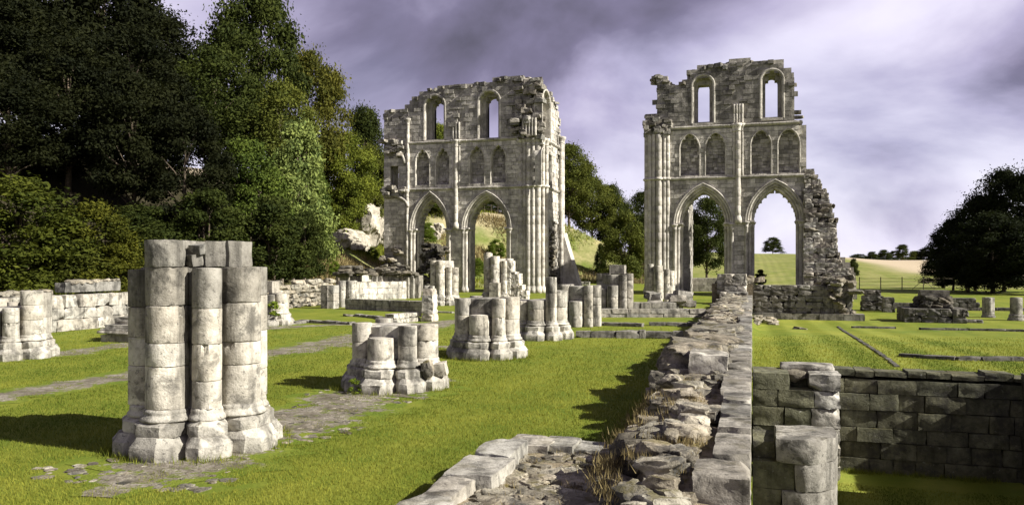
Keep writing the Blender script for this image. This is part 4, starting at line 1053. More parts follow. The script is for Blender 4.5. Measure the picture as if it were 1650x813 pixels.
# ------------------------------------------------------------------ the long rubble wall beneath the camera
rw = thing('rubble_wall', 'long ruined rubble wall with a dressed right edge, running towards the ruins', 'wall', (-.7, 6, 0))
def wall_h(y):       # height of the broken wall top
    base = float(np.interp(y, [4.0, 5.4, 6.2, 6.7, 7.6, 9.0, 11, 14, 20, 28, 32, 38, 47, 51], [.28, .34, .45, .66, .72, .74, .74, .78, .80, .82, .78, .62, .55, .55]))
    return base
ys_ = np.arange(3.6, 50.5, .13); xs_ = np.linspace(-2.05, -.02, 22)
V = []; T_ = []
for y in ys_:
    for x in xs_:
        h = wall_h(y); sl_ = float(sstep(-1.55, -.75, x + .2 * noise.noise((x * .6, y * .5, 3)))) if y < 11.5 else float(sstep(-1.5, -1.2, x + .2 * noise.noise((0, y * .6, 3))))
        z = h * sl_ - .04 - .10 * (1 - sl_) + .10 * noise.noise((x * 2.2, y * 2.2, 0)) + .05 * noise.noise((x * 6, y * 6, 1)); V.append((x, y, z if x > -2.0 else min(z, -.12)))
nxx = len(xs_); F = [(j * nxx + i, j * nxx + i + 1, (j + 1) * nxx + i + 1, (j + 1) * nxx + i) for j in range(len(ys_) - 1) for i in range(nxx - 1)]
b = MB(); b.add(V, F); b.build('rubble_core', 'mortar', rw, True)
# dressed right-hand face and its top stones
y = 7.05
while y < 46:
    l = rv(.5, .95) if y < 25 else rv(.7, 1.2); h = wall_h(y) + .10
    if not (26 < y < 29.5 and random.random() < .5): block(rw, -.34 + rv(-.07, .05), 0, y + .004, y + l - .004, h - .22, h + rv(-.015, .015), 'coping_stone', ASHR, rv(.42, .66), tilt=.006)
    y += l
block(rw, -.44, 0, 6.45, 7.02, .40, .735, 'coping_stone', ASHR, .62, tilt=.01)
block(rw, -.50, -.01, 5.6, 6.35, .12, .40, 'coping_stone', ASHR, .7, tilt=.01); block(rw, -.45, -.01, 4.7, 5.55, -.1, .24, 'coping_stone', ASHR, .7, tilt=.01)
for (zr0, zr1) in ((-2.05, -1.62), (-1.62, -1.2), (-1.2, -.8), (-.8, -.42), (-.42, -.06), (-.06, .26), (.26, .52)):
    y = 4.4
    while y < (19 if zr1 < 0 else 46):
        l = rv(.5, 1.05)
        if wall_h(y) > zr1 + .02: block(rw, -.38, -.012 + rv(-.02, .008), y + .006, y + l - .006, zr0 + .006, zr1 - .006, 'face_block', MOS, .9)
        y += l
# stones of the core, lying as they broke
for i in range(430):
    y = 5.0 + 24 * rv(0, 1) ** 1.7; far = y / 12
    x = rv(-1.12, -.42) if y > 11.5 else rv(-1.25, -.5)
    s = rv(.09, .27) * (1 + .3 * far); f = rv(.28, .5)
    rock(rw, x, y, wall_h(y) * (float(sstep(-1.55, -.75, x)) if y < 11.5 else 1) - .02 + rv(-.06, .06), s * rv(1, 1.7), s * rv(.9, 1.3), s * f + .04, 'rubble_stone', SLAB if random.random() < .7 else ROCK, rv(.75, 1.25), tilt=.18)
for i in range(120):
    y = rv(28, 46); s = rv(.3, .7); rock(rw, rv(-1.12, -.42), y, wall_h(y) + rv(-.06, .05), s * 1.4, s, .2, 'rubble_stone', SLAB, rv(.8, 1.1), tilt=.12)
for i in range(60):   # left side, slumped on to the lawn
    y = rv(6.6, 14); x = rv(-1.7, -1.2); s = rv(.08, .2); rock(rw, x, y, wall_h(y) * float(sstep(-1.65, -1.0, x)) - .04, s * 1.3, s, s * .7, 'rubble_stone', ROCK, rv(.55, .95))
y = 12
while y < 46:
    l = rv(.3, .7)
    for k in range(3): rock(rw, -1.22 + rv(-.08, .08), y + l / 2, .12 + .25 * k, .45, l * 1.1, .30, 'rubble_stone', SLAB, rv(.6, .95), rz=rv(-.2, .2), tilt=.1)
    y += l
# the big named lumps
for (x, y, z, sx_, sy_, sz_, ks, c) in ((-.90, 12.9, .90, .95, 1.2, .46, ROCK, .95), (-.62, 12.4, .90, .55, .7, .40, ASHR, .85), (-.9, 14.4, .90, .95, 1.1, .30, SLAB, .7), (-.75, 16.4, .90, 1.0, 1.3, .24, SLAB, .85), (-.8, 18.6, .90, 1.05, 1.4, .24, SLAB, .9), (-1.0, 14.9, .95, .5, .5, .25, ROCK, .5),
        (-.98, 7.75, .50, .70, .60, .50, ROCK, .55), (-.62, 7.25, .62, .36, .42, .26, ROCK, .9), (-.60, 8.75, .86, .34, .26, .13, SLAB, 1.5), (-.55, 8.25, .83, .30, .26, .14, ROCK, 1.45), (-1.0, 8.75, .56, .6, .45, .16, SLAB, 1.1), (-.9, 10.4, .66, .7, .55, .18, SLAB, 1.1), (-1.15, 9.5, .42, .5, .5, .22, SLAB, 1.0),
        (-.72, 6.15, .34, .55, .42, .24, SLAB, 1.15), (-1.2, 6.35, .22, .26, .24, .24, ROCK, 1.3), (-.95, 5.75, .25, .5, .36, .2, ROCK, 1.0), (-1.15, 7.0, .26, .3, .3, .24, ROCK, .5), (-.72, 6.72, .5, .34, .3, .16, SLAB, .7)):
    rock(rw, x, y, z - .03, sx_, sy_, sz_, 'rubble_stone', ks, c, rz=rv(-.25, .25), tilt=.08)

# kerbed stone foundation left of it
fo = thing('stone_foundation', 'kerbed stone foundation of rough paving left of the rubble wall', 'foundation', (-2.1, 7, 0))
XL, YE = -2.86, 9.5
V = []; xs_ = np.linspace(XL + .1, -1.3, 14); ys_ = np.arange(3.6, YE - .1, .12)
for y in ys_:
    for x in xs_: V.append((x, y, .20 + .05 * noise.noise((x * 3, y * 3, 5)) + .03 * noise.noise((x * 9, y * 9, 2))))
nxx = len(xs_); F = [(j * nxx + i, j * nxx + i + 1, (j + 1) * nxx + i + 1, (j + 1) * nxx + i) for j in range(len(ys_) - 1) for i in range(nxx - 1)]
b = MB(); b.add(V, F); b.build('rubble_bed', 'mortar', fo, True, color=1.15)
y = 4.1; i = 0
while y < 8.75:
    l = (.62, .95, .85, .70, .80, .78)[i % 6]; w = (.40, .30, .44, .34, .50, .42)[i % 6]
    block(fo, XL + rv(-.02, .02), XL + w, y + .006, min(y + l, 8.85) - .006, 0, .37 + rv(-.015, .02), 'kerb_stone', ASHR, .80, tilt=.01); y += l; i += 1
x = XL + .5
while x < -1.55: w = rv(.3, .6); block(fo, x, x + w - .01, YE - .42 - rv(0, .12), YE - .02, 0, .29 + rv(-.05, .03), 'kerb_stone', ASHR, .75); x += w
block(fo, XL + .1, XL + .62, 8.86, 9.42, 0, .31, 'kerb_stone', ASHR, .8)
for i in range(480):
    x, y = rv(XL + .4, -1.2), rv(4.6, YE - .15); s = rv(.04, .22)
    rock(fo, x, y, .20 + rv(-.02, .012), s * rv(1.1, 1.8), s, rv(.05, .10), 'rubble_stone', SLAB, rv(.8, 1.35), tilt=.10)

# ------------------------------------------------------------------ sunken court on the right
ZL = -2.0
sw = thing('sunken_wall', 'dark mossy wall of big squared blocks holding up the striped lawn', 'wall', (3, 18.4, ZL))
courses(sw, (1.6, 18.3), (5.6, 18.3), .7, ZL - .05, lambda s: .05 + .04 * math.sin(s * 5), (.30, .38), (.42, .82), MOS, lambda m, z: 1.0 if z > -.9 and m < 1.6 else .72, jit=.03)  # upper left blocks paler where sun reaches, the rest darkened for shade
courses(sw, (5.2, 18.3), (5.2, 12.5), .7, ZL - .05, lambda s: .06 + .05 * math.sin(s * 4), (.32, .40), (.5, .9), MOS, .42, jit=.03)  # return wall's shade put into darker block colour
x = 1.7
while x < 6.1:
    w = rv(.35, .75); block(sw, x, x + w - .02, 18.31 + rv(-.02, .02), 18.95, .02, .14 + rv(-.06, .06), 'top_stone', MOS, .75, tilt=.04); x += w
courses(sw, (5.22, 16.2), (5.22, 13.7), .66, .07, lambda s: 1.15 + .2 * math.sin(s * 3), (.32, .40), (.5, .9), MOS, .42, jit=.03)  # taller stretch out of view, added to shade the court grass
y = 16.4
while y < 18.2: l = rv(.4, .8); block(sw, 5.18, 5.9, y, y + l - .02, .06, .17 + rv(-.03, .04), 'top_stone', MOS, .6, tilt=.03); y += l
st = thing('wall_stub', 'thick squared wall stub with a gap in its top course, in the sunken court', 'wall', (1, 17.8, ZL))
X1 = 1.72
z = ZL - .05; row = 0
for h in (.36, .40, .36, .40, .36):
    x = .02; ws = [(.55, .62, .55), (.80, .35, .57), (.42, .62, .68), (.62, .52, .58), (.5, .7, .52)][row % 5]
    for i, w in enumerate(ws):
        e = min(x + w, X1); block(st, x, e - .012, 17.25 + rv(-.015, .02), 18.2, z + .005, z + h - .008, 'stone_block', MOS if i < 2 else ASHR, (1.05, 1.15, .95)[i]); x = e  # right column in paler stone, standing for its sunlit strip
    z += h; row += 1
zt_ = z
block(st, .02, .74, 17.25, 18.2, zt_, zt_ + .33, 'stone_block', MOS, 1.1); block(st, 1.13, X1, 17.25, 18.0, zt_ + .002, zt_ + .33, 'stone_block', ASHR, .75); block(st, .74, 1.12, 17.75, 18.3, zt_ + .002, zt_ + .25, 'stone_block', MOS, .6)
block(st, .6, 1.66, 17.95, 18.5, zt_ + .25, zt_ + .44, 'cap_stone', ASHR, .6, tilt=.02); rock(st, .95, 17.8, zt_ + .22, .4, .45, .22, 'rubble_stone', ROCK, .6)
ob = thing('wall_stub', 'shorter stub with a cut corner and one sunlit face, in the sunken court', 'wall', (.7, 12.6, ZL))
z = ZL - .05
for k, h in enumerate((.40, .42, .38, .40, .34)):
    x1 = 1.14; c = .30
    cut = (.50, .66, .42, .60, .34)[k]
    block(ob, .02, cut - .01, 12.15 + (0 if k < 4 else .2), 13.2, z, z + h - .01 - (.10 if k == 4 else 0), 'stone_block', MOS, .9)
    top_block(ob, 0, 0, z, [(cut, 12.08), (.74, 12.04), (.94, 12.12), (1.16, 12.40), (1.23, 12.72), (1.21, 13.2), (cut, 13.2)], h - .008, 'quoin', (.62, .62, .5, .5, .58)[k], 4); z += h
for (x, y, s) in ((.35, 11.6, .3), (.2, 11.0, .35), (.5, 10.4, .3)): block(ob, .02, x + .3, y, y + .5, ZL, ZL + s, 'fallen_block', MOS, .7)

# ------------------------------------------------------------------ ruins on the far right lawn; that side's dimness is in their colours
def stump_px(label, pa, pb, yt_, yb_, col, dep=1.0, name='ruin_stump', ragged=.3):
    g = G((pa + pb) / 2, yb_); dd = -SY * g[0] + CY * g[1]; w = (pb - pa) * dd / FPX; H = (yb_ - yt_) * dd / FPX
    t = thing(name, label, 'ruin', g); n = max(1, round(H / .36))
    for k in range(n):
        ww = w * (1 - ragged * max(0, (k / n - .4)) * rv(.6, 1.2)); x = g[0] - ww / 2
        while x < g[0] + ww / 2 - .1:
            q = min(rv(.4, .9), g[0] + ww / 2 - x); block(t, x, x + q - .012, g[1], g[1] + dep, g[2] + H * k / n - .03, g[2] + H * (k + 1) / n - .042, 'stone_block', ASHR, col * rv(.9, 1.1)); x += q
    return t, g, w, H
stump_px('squat stepped stump of dimmed masonry beside the transept wall', 1391, 1424, 467, 501, .30, 1.4, ragged=.9)
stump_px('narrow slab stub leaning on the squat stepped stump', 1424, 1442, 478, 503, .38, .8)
stump_px('low row of dimmed stones behind the square slab ruin', 1440, 1510, 487, 497, .27, .6)
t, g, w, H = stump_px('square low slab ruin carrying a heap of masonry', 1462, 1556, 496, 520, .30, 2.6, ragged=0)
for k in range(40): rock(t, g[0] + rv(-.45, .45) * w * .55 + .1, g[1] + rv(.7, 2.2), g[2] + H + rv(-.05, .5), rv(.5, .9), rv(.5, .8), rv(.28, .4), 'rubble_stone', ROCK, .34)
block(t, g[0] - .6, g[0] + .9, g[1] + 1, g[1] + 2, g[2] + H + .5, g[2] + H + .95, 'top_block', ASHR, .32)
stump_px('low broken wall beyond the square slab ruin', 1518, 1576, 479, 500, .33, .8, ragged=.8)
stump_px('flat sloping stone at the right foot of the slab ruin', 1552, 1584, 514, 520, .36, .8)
stump_px('long low dimmed wall behind the two lone shafts', 1578, 1700, 495, 501, .30, .6, ragged=0)
def lone(label, pa, pb, yt_, yb_, n):
    g = G((pa + pb) / 2, yb_); dd = -SY * g[0] + CY * g[1]; r = (pb - pa) / 2 * dd / FPX; H = (yb_ - yt_) * dd / FPX
    t = thing('column_stump', label, 'column', g)
    place('base_mould', BM, t, (g[0], g[1], g[2] - .02), (0, 0, 0), (r * .95, r * .95, H * .28), .6)
    for k in range(n):
        a = 2 * math.pi * k / n; q = r * (.5 if n > 1 else 0); place('shaft', DR[k % 6], t, (g[0] + q * math.cos(a), g[1] + q * math.sin(a), g[2] + H * .2), (0, 0, a), ((r * .55 if n > 1 else r * .85),) * 2 + (H * .8,), .62)
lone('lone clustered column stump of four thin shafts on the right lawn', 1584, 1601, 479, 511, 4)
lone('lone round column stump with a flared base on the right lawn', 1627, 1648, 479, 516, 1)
stump_px('low dark wall at the foot of the hill seen through the left arch', 780, 816, 453, 471, .25, .8, ragged=0)
stump_px('two small pale stones on the grass beyond the crossing', 930, 950, 453, 459, .9, .5)

# ------------------------------------------------------------------ trees
DBG = False
rg = np.random.default_rng(11)
AR = 1.3
def crown_mesh(name, n, lobes, leaf, seed, zlo=.18, shape='round', fill=.25):
    """a crown of leaf faces, 1 wide and reaching from zlo to 1; lobes of foliage with gaps between"""
    r = np.random.default_rng(seed); cs, rs = [], []
    for i in range(lobes):
        if shape == 'cedar':
            lv = r.integers(0, 5); z = .35 + lv * .155; a = r.uniform(0, 6.28); q = r.uniform(.05, .40) * (1.15 - .6 * abs(z - .55)); cs.append((q * math.cos(a), q * math.sin(a), z)); rs.append((.17, .17, .06)); continue
        u = r.uniform(0, 1); a = r.uniform(0, 6.28)
        z = zlo + (1 - zlo) * (.08 + .86 * u)
        if shape == 'bush': w = math.sqrt(max(.04, 1 - u ** 2.2)) * .40
        else: w = (math.sin(math.pi * min(1, (.16 + .84 * u)) ** 1.15)) ** .7 * .40 + .02
        q = w * r.uniform(.35, 1.0) ** .6
        k = r.uniform(.085, .165) * (1.0 if shape != 'yew' else .8)
        cs.append((q * math.cos(a), q * math.sin(a), z)); rs.append((k, k, k * r.uniform(.55, .85)))
    cs, rs = np.array(cs), np.array(rs); cs[:, 2] *= AR; lt_ = r.uniform(0, 1, lobes)
    L = r.integers(0, lobes, n)
    dirs = r.normal(size=(n, 3)); dirs[:, 2] += .35; dirs /= np.linalg.norm(dirs, axis=1)[:, None]
    rad = r.uniform(0, 1, n) ** .45
    # leaves gather in sprays
    ph = np.sin(dirs * 9 + lt_[L][:, None] * 20).sum(1)
    rad = rad * (1 + .14 * ph / 3) + .03 * r.normal(size=n)
    P = cs[L] + dirs * rs[L] * rad[:, None]
    st = r.uniform(0, 1, n) < .22; P[st] += dirs[st] * rs[L][st] * r.uniform(.1, .75, st.sum())[:, None]
    P[:, 2] = np.maximum(P[:, 2], 0.01)
    nrm = dirs * .8 + r.normal(size=(n, 3)) * .75 + np.array([0, 0, .25]); nrm /= np.linalg.norm(nrm, axis=1)[:, None]
    t1 = np.cross(nrm, r.normal(size=(n, 3))); t1 /= np.linalg.norm(t1, axis=1)[:, None]; t2 = np.cross(nrm, t1)
    s = (leaf * (.5 + 1.1 * r.uniform(0, 1, n) ** 1.6))[:, None]
    V = np.stack([P - t1 * s, P + t2 * s * .55, P + t1 * s, P - t2 * s * .55], 1).reshape(-1, 3)
    me = bpy.data.meshes.new(name); me.vertices.add(4 * n); me.vertices.foreach_set('co', V.astype('f').ravel())
    me.loops.add(4 * n); me.loops.foreach_set('vertex_index', np.arange(4 * n, dtype='i')); me.polygons.add(n)
    me.polygons.foreach_set('loop_start', np.arange(0, 4 * n, 4, dtype='i')); me.update(calc_edges=True)
    tint = np.clip(lt_[L] * .55 + r.uniform(0, .5, n) - .05, 0, 1); at = me.attributes.new('tint', 'FLOAT', 'FACE'); at.data.foreach_set('value', tint.astype('f'))
    me.materials.append(M['leaf']); return me, cs
def trunk_mesh(name, cs, seed, multi=False, zt=.75):
    cs = np.array(cs) * np.array([.8, .8, .9 / AR])
    r = random.Random(seed); b = MB(); n = 3 if multi else 1
    for k in range(n):
        ox = .03 * (k - 1) if multi else 0; pts = [(ox * .3, 0, 0), (ox + r.uniform(-.01, .01), .01, .12), (ox * 2.2 + r.uniform(-.02, .02), 0, .32), (ox * 3.4 + r.uniform(-.03, .03), .01, .55), (ox * 3.5, 0, zt)]
        b.tube(pts, [.026 if not multi else .013, .020 if not multi else .011, .016 if not multi else .009, .010, .004], 8)
    for c in cs[::max(1, len(cs) // 16)]:
        z0 = max(.14, c[2] - .22); p0 = (0, 0, min(z0, zt - .1)); mid = (c[0] * .45, c[1] * .45, (p0[2] + c[2]) / 2 + .01); b.tube([p0, mid, tuple(c)], [.009, .006, .002], 5)
    return b.mesh(name, 'bark', smooth=True)
KINDS = []
for i, (nm, n, lb, lf, zlo, shp) in enumerate((('a', 42000, 85, .0125, .14, 'round'), ('b', 42000, 70, .0125, .20, 'round'), ('c', 36000, 60, .013, .22, 'round'), ('bush', 30000, 60, .016, .02, 'bush'), ('yew', 40000, 90, .012, .06, 'yew'), ('cedar', 9000, 34, .016, .3, 'cedar'), ('bush2', 26000, 48, .018, .02, 'bush'))):
    me_, cs_ = crown_mesh('crown', n, lb, lf, 40 + i, zlo, shp); KINDS.append((me_, trunk_mesh('trunk', cs_, i, shp == 'bush')))
KINDS.append((KINDS[3][0], trunk_mesh('trunk', np.array([(.2, 0, .5), (-.2, .1, .5), (0, -.2, .6)]), 9, True)))
def tree(label, px, dd, ytop, wpx, kind, col, group=None, cat='tree', name='tree', zadd=0.0, trunk=True):
    a = (px - 825) / FPX; X, Y = dd * (-SY + a * CY), dd * (CY + a * SY); z = float(ground_z(X, Y)) + zadd
    H = CAMH + (HOR - ytop) * dd / FPX - z; Wd = wpx * dd / FPX
    t = thing(name, label, cat, (X, Y, z - .05), group); cr_, tr_ = KINDS[kind]; rz = rv(0, 6.28)
    place('crown', cr_, t, (X, Y, z - .05), (0, 0, rz), (Wd, Wd, H / AR), col)
    if trunk: place('trunk', tr_, t, (X, Y, z - .05), (0, 0, rz), (Wd, Wd, H), None)
    if DBG: print('TREE %-60s z %.1f H %.1f W %.1f' % (label, z, H, Wd))
    return t
DK = (.12, .115, .12); DM = (.40, .41, .36); GM = (.80, .88, .7); YG = (1.35, 1.25, .8); OL = (.95, .85, .7); BR = (1.0, .78, .62); PALE = (1.9, 1.85, 2.6)  # DK puts the wood's deep corner darkness into its leaf colour
WD = 'trees of the wood on the slope'
wood = [  # px, depth, top, width, kind, colour, what sets it apart
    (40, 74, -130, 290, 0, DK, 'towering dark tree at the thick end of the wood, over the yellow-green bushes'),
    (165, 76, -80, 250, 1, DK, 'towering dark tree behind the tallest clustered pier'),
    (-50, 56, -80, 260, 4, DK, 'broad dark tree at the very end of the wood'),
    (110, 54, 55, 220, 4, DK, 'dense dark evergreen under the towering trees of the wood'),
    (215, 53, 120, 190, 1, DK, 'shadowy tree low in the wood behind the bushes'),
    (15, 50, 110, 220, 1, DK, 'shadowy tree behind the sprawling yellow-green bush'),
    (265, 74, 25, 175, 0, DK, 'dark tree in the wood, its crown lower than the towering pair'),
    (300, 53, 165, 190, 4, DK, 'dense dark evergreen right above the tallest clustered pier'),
    (412, 80, -28, 185, 1, DM, 'tall loose-crowned tree at the open edge of the wood'),
    (345, 72, 75, 190, 0, DM, 'tree with olive leaves below the tall loose-crowned tree'),
    (502, 84, 76, 128, 2, BR, 'tree with browning leaves at the outer edge of the wood'),
    (450, 74, 130, 160, 0, OL, 'mid-height tree under the browning tree'),
    (588, 92, 168, 90, 2, DM, 'dark tree behind the left ruin, standing apart on the slope'),
    (556, 86, 212, 120, 0, YG, 'yellow-green tree over the pale limestone crag'),
    (604, 90, 230, 80, 2, OL, 'olive tree between the crag and the left ruin'),
    (505, 64, 265, 75, 3, GM, 'leafy green tree beside the limestone crag'),
    (400, 58, 225, 150, 3, GM, 'bright green bushy tree in the middle of the wood'),
    (480, 62, 195, 130, 3, PALE, 'pale silvery-leaved tree in the wood'),
    (440, 54, 310, 140, 6, DM, 'dark low tree at the foot of the silvery-leaved tree'),
    (490, 58, 335, 80, 6, DM, 'dark low bush at the lawn edge beside the slope'),
    (330, 50, 300, 150, 6, DM, 'dark bush rising behind the tallest clustered pier'),
    (230, 48, 330, 170, 3, DM, 'dark bush between the yellow-green bushes and the pier'),
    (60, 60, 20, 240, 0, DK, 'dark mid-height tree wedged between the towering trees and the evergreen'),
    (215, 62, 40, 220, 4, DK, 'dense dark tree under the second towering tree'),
    (560, 84, 275, 70, 3, YG, 'light green bush just above the crag'),
]
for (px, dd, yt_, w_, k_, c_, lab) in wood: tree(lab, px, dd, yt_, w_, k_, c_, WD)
for (px, dd, yt_, w_, c_, lab) in ((30, 40, 285, 250, (.62, .58, .34), 'sprawling yellow-green bush above the long ashlar wall'), (150, 42, 325, 170, (.72, .6, .3), 'yellowing bush beside the sprawling yellow-green one'), (100, 41, 370, 160, (.6, .55, .4), 'low olive bush behind the coffin-like block'), (-40, 42, 330, 160, (.5, .55, .4), 'green bush behind the rough-topped clustered pier')):
    tree(lab, px, dd, yt_, w_, 3, c_, 'bushes behind the ashlar wall', 'bush', 'bush')
mid = [(918, 118, 232, 100, 0, OL, 'tallest tree of the row on the slope right of the left ruin'), (955, 122, 285, 95, 1, OL, 'second tree of the row on the slope between the ruins'), (985, 124, 297, 75, 0, DM, 'dark tree in the row between the ruins'), (900, 125, 250, 90, 1, DM, 'dark tree half behind the left ruin'),
    (1036, 128, 308, 80, 0, DM, 'dark tree beside the right ruin'), (1140, 108, 318, 95, 0, DM, 'dark tree seen through the arch of the right ruin'), (1105, 118, 330, 80, 1, DM, 'dark tree behind the right ruin'), (1060, 130, 325, 90, 1, DM, 'tree hidden mostly by the right ruin'),
    (792, 136, 312, 95, 0, DM, 'dark tree whose crown fills the head of the left ruin\'s second arch'), (690, 112, 300, 100, 3, GM, 'green bush on the slope seen through the left ruin\'s first arch'), (705, 118, 196, 70, 2, YG, 'yellow-green tree showing through the first lancet')]
for (px, dd, yt_, w_, k_, c_, lab) in mid: tree(lab, px, dd, yt_, w_, k_, c_, 'trees on the slope between the ruins')
tree('small open tree with several stems on the lawn between the ruins', 1008, 100, 340, 84, 7, OL)
tree('round bush at the foot of the slope between the ruins', 968, 106, 392, 24, 3, DM, None, 'bush', 'bush')
for (px, dd, w_, yt_, lab) in ((770, 92, 30, 415, 'low scrubby bush in the foot of the left ruin\'s second arch'), (800, 104, 36, 385, 'rounded scrubby bush on the bank seen through the second arch'), (690, 98, 34, 358, 'scrubby bush beside the small boulders in the first arch'), (540, 62, 26, 420, 'low scrubby bush on the bank below the limestone crag'), (600, 78, 24, 398, 'scrubby bush between the crag and the left ruin')):
    tree(lab, px, dd, yt_, w_, 3, (1.25, 1.35, .8), 'scrub on the slope', 'bush', 'bush', trunk=False)
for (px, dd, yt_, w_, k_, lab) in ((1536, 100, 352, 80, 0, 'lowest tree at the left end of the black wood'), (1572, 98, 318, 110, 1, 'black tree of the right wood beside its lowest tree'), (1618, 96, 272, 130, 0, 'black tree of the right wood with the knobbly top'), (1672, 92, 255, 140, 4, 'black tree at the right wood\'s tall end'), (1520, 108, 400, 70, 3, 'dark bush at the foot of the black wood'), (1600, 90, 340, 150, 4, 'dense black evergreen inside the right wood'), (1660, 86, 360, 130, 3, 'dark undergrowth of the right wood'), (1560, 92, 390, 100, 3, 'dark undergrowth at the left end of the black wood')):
    tree(lab, px, dd, yt_, w_, k_, (.16, .17, .20), 'trees of the black wood')  # the wood's shaded side is put into this near-black leaf colour
FG = 'far trees on the field ridge'
for (px, dd, yt_, w_, k_, c_, lab) in ((1245, 380, 382, 38, 3, DM, 'lone round tree on the green ridge seen through the right arch'), (1454, 520, 393, 26, 2, DM, 'tallest tree on the tan field ridge'), (1406, 620, 405, 26, 3, DM, 'round tree left of the tallest one, on the ridge'), (1424, 640, 402, 28, 3, DM, 'round tree next to the tallest one, on the ridge'), (1440, 660, 404, 26, 3, DM, 'round tree just behind the tallest ridge tree'), (1474, 640, 404, 30, 3, OL, 'lighter round tree right of the tallest ridge tree'), (1495, 560, 398, 42, 3, DK, 'dark tree where the ridge meets the black wood'), (1512, 480, 395, 50, 3, DK, 'dark tree half hidden by the black wood'), (1376, 140, 416, 20, 3, DM, 'small round bush at the end of the right ruin\'s rubble'), (1385, 900, 409, 44, 3, DM, 'hazy low clump of far trees behind the rubble'), (1462, 590, 413, 30, 3, OL, 'low bush on the tan ridge')):
    tree(lab, px, dd, yt_, w_, k_, c_, FG)

a_ = AT(1226, 455, 61.9); o = place('ivy_bush', KINDS[6][0], None, (a_[0], 61.9, .6), (0, 0, 1), (1.4, 1.0, 1.1), (.25, .27, .2)); tag(o, 'dark ivy bush at the foot of the right ruin\'s middle pier', 'bush')
# ------------------------------------------------------------------ limestone crag in the slope
CR = [variant('crag_rock', 14, .12, .15, 200 + i, 'crag', freq=2.6, cuts=7, cr=(.40, .60)) for i in range(5)]
def crag(root, px, ybase, w, h, dep=3.0, up=0):
    """a rock whose foot meets the slope at that pixel; up lifts it on to the rock below, in pixels"""
    g = G(px, ybase); dd = -SY * g[0] + CY * g[1]; k = dd / FPX
    place('crag_rock', random.choice(CR), root, (g[0], g[1] + dep * .25, g[2] + (h * .5 - 3 + up) * k), (rv(-.08, .08), rv(-.08, .08), rv(-.3, .3)), (w * k, dep, (h + 6) * k), rv(.72, .92))
cg = thing('limestone_crag', 'pale limestone crag jutting from the grassy slope below the trees', 'crag', G(580, 396))
for a in ((540, 395, 36, 20), (562, 398, 46, 26), (588, 397, 42, 52), (611, 396, 36, 48), (584, 392, 34, 34, 3, 30), (603, 392, 32, 36, 3, 36), (624, 393, 32, 36)): crag(cg, *a)
cg2 = thing('limestone_crag', 'small pale boulders on the slope seen through the left ruin\'s first arch', 'crag', G(698, 378))
for a in ((690, 376, 14, 12, 2), (706, 374, 16, 14, 2), (698, 381, 18, 9, 2)): crag(cg2, *a)

# ------------------------------------------------------------------ fences
def fence(label, pts_px, dd_fn, h, n, rails, r=.05, brace=()):
    P_ = []
    for px in np.linspace(pts_px[0], pts_px[1], n):
        dd = dd_fn(px); a = (px - 825) / FPX; X, Y = dd * (-SY + a * CY), dd * (CY + a * SY); P_.append((X, Y, float(ground_z(X, Y))))
    t = thing('fence', label, 'fence', P_[0])
    for p in P_: b = MB(); b.box(p[0] - r, p[0] + r, p[1] - r, p[1] + r, p[2] - .1, p[2] + h); b.build('post', 'wood', t)
    for z in rails:
        for a, c in zip(P_[:-1], P_[1:]): b = MB(); b.tube([(a[0], a[1], a[2] + z), (c[0], c[1], c[2] + z)], [r * .6] * 2, 4); b.build('rail', 'wood', t)
    for i, s in brace: p = P_[i]; b = MB(); b.tube([(p[0], p[1], p[2] + h * .8), (p[0] + s * 1.3, p[1], p[2])], [r * .7] * 2, 5); b.build('brace', 'wood', t)
fence('rough wooden rail fence at the foot of the wooded slope', (455, 545), lambda p: 49 + (p - 455) * .03, 1.5, 6, (.55, 1.0), .07)
fence('thin post fence along the foot of the slope between the ruins', (905, 1035), lambda p: 104, 1.3, 6, (.5, .9), .03)
fence('thin post and wire fence on the field beyond the right lawn', (1385, 1660), lambda p: 104, 1.6, 9, (.5, 1.0, 1.4), .05, ((3, -1), (3, 1)))
fence('skyline fence on the ridge seen through the second arch', (770, 835), lambda p: 118, 1.2, 7, (.5, 1.0), .03)

# ------------------------------------------------------------------ grass
def blades(name, P, h, w, mat, lean=.6, tint=None):
    n = len(P); a = rg.uniform(0, 6.28, n); tx, ty = np.cos(a), np.sin(a); b_ = rg.uniform(0, 6.28, n); l = h * lean * rg.uniform(0, 1, n)
    V = np.empty((n, 3, 3)); 
    V[:, 0] = P - np.stack([tx * w, ty * w, 0 * w + .01], 1); V[:, 1] = P + np.stack([tx * w, ty * w, 0 * w - .01], 1)
    V[:, 2] = P + np.stack([np.cos(b_) * l, np.sin(b_) * l, h], 1)
    me = bpy.data.meshes.new(name); me.vertices.add(3 * n); me.vertices.foreach_set('co', V.astype('f').ravel())
    me.loops.add(3 * n); me.loops.foreach_set('vertex_index', np.arange(3 * n, dtype='i')); me.polygons.add(n); me.polygons.foreach_set('loop_start', np.arange(0, 3 * n, 3, dtype='i')); me.update(calc_edges=True)
    at = me.attributes.new('tint', 'FLOAT', 'FACE'); at.data.foreach_set('value', (rg.uniform(0, 1, n) if tint is None else tint).astype('f'))
    me.materials.append(M[mat]); return stuff(place(name, me))
def vnoise(X, Y, f, seed):
    r = np.random.default_rng(seed); o = np.zeros_like(X)
    for k in range(5): a = r.uniform(0, 6.28); q = f * r.uniform(.6, 1.6); o += np.sin(X * math.cos(a) * q + Y * math.sin(a) * q + r.uniform(0, 6.28))
    return o / 3
n = 420000
px_ = rg.uniform(-30, 1680, n); dd_ = 5.6 * (32 / 5.6) ** rg.uniform(0, 1, n); a_ = (px_ - 825) / FPX
X_, Y_ = dd_ * (-SY + a_ * CY), dd_ * (CY + a_ * SY)
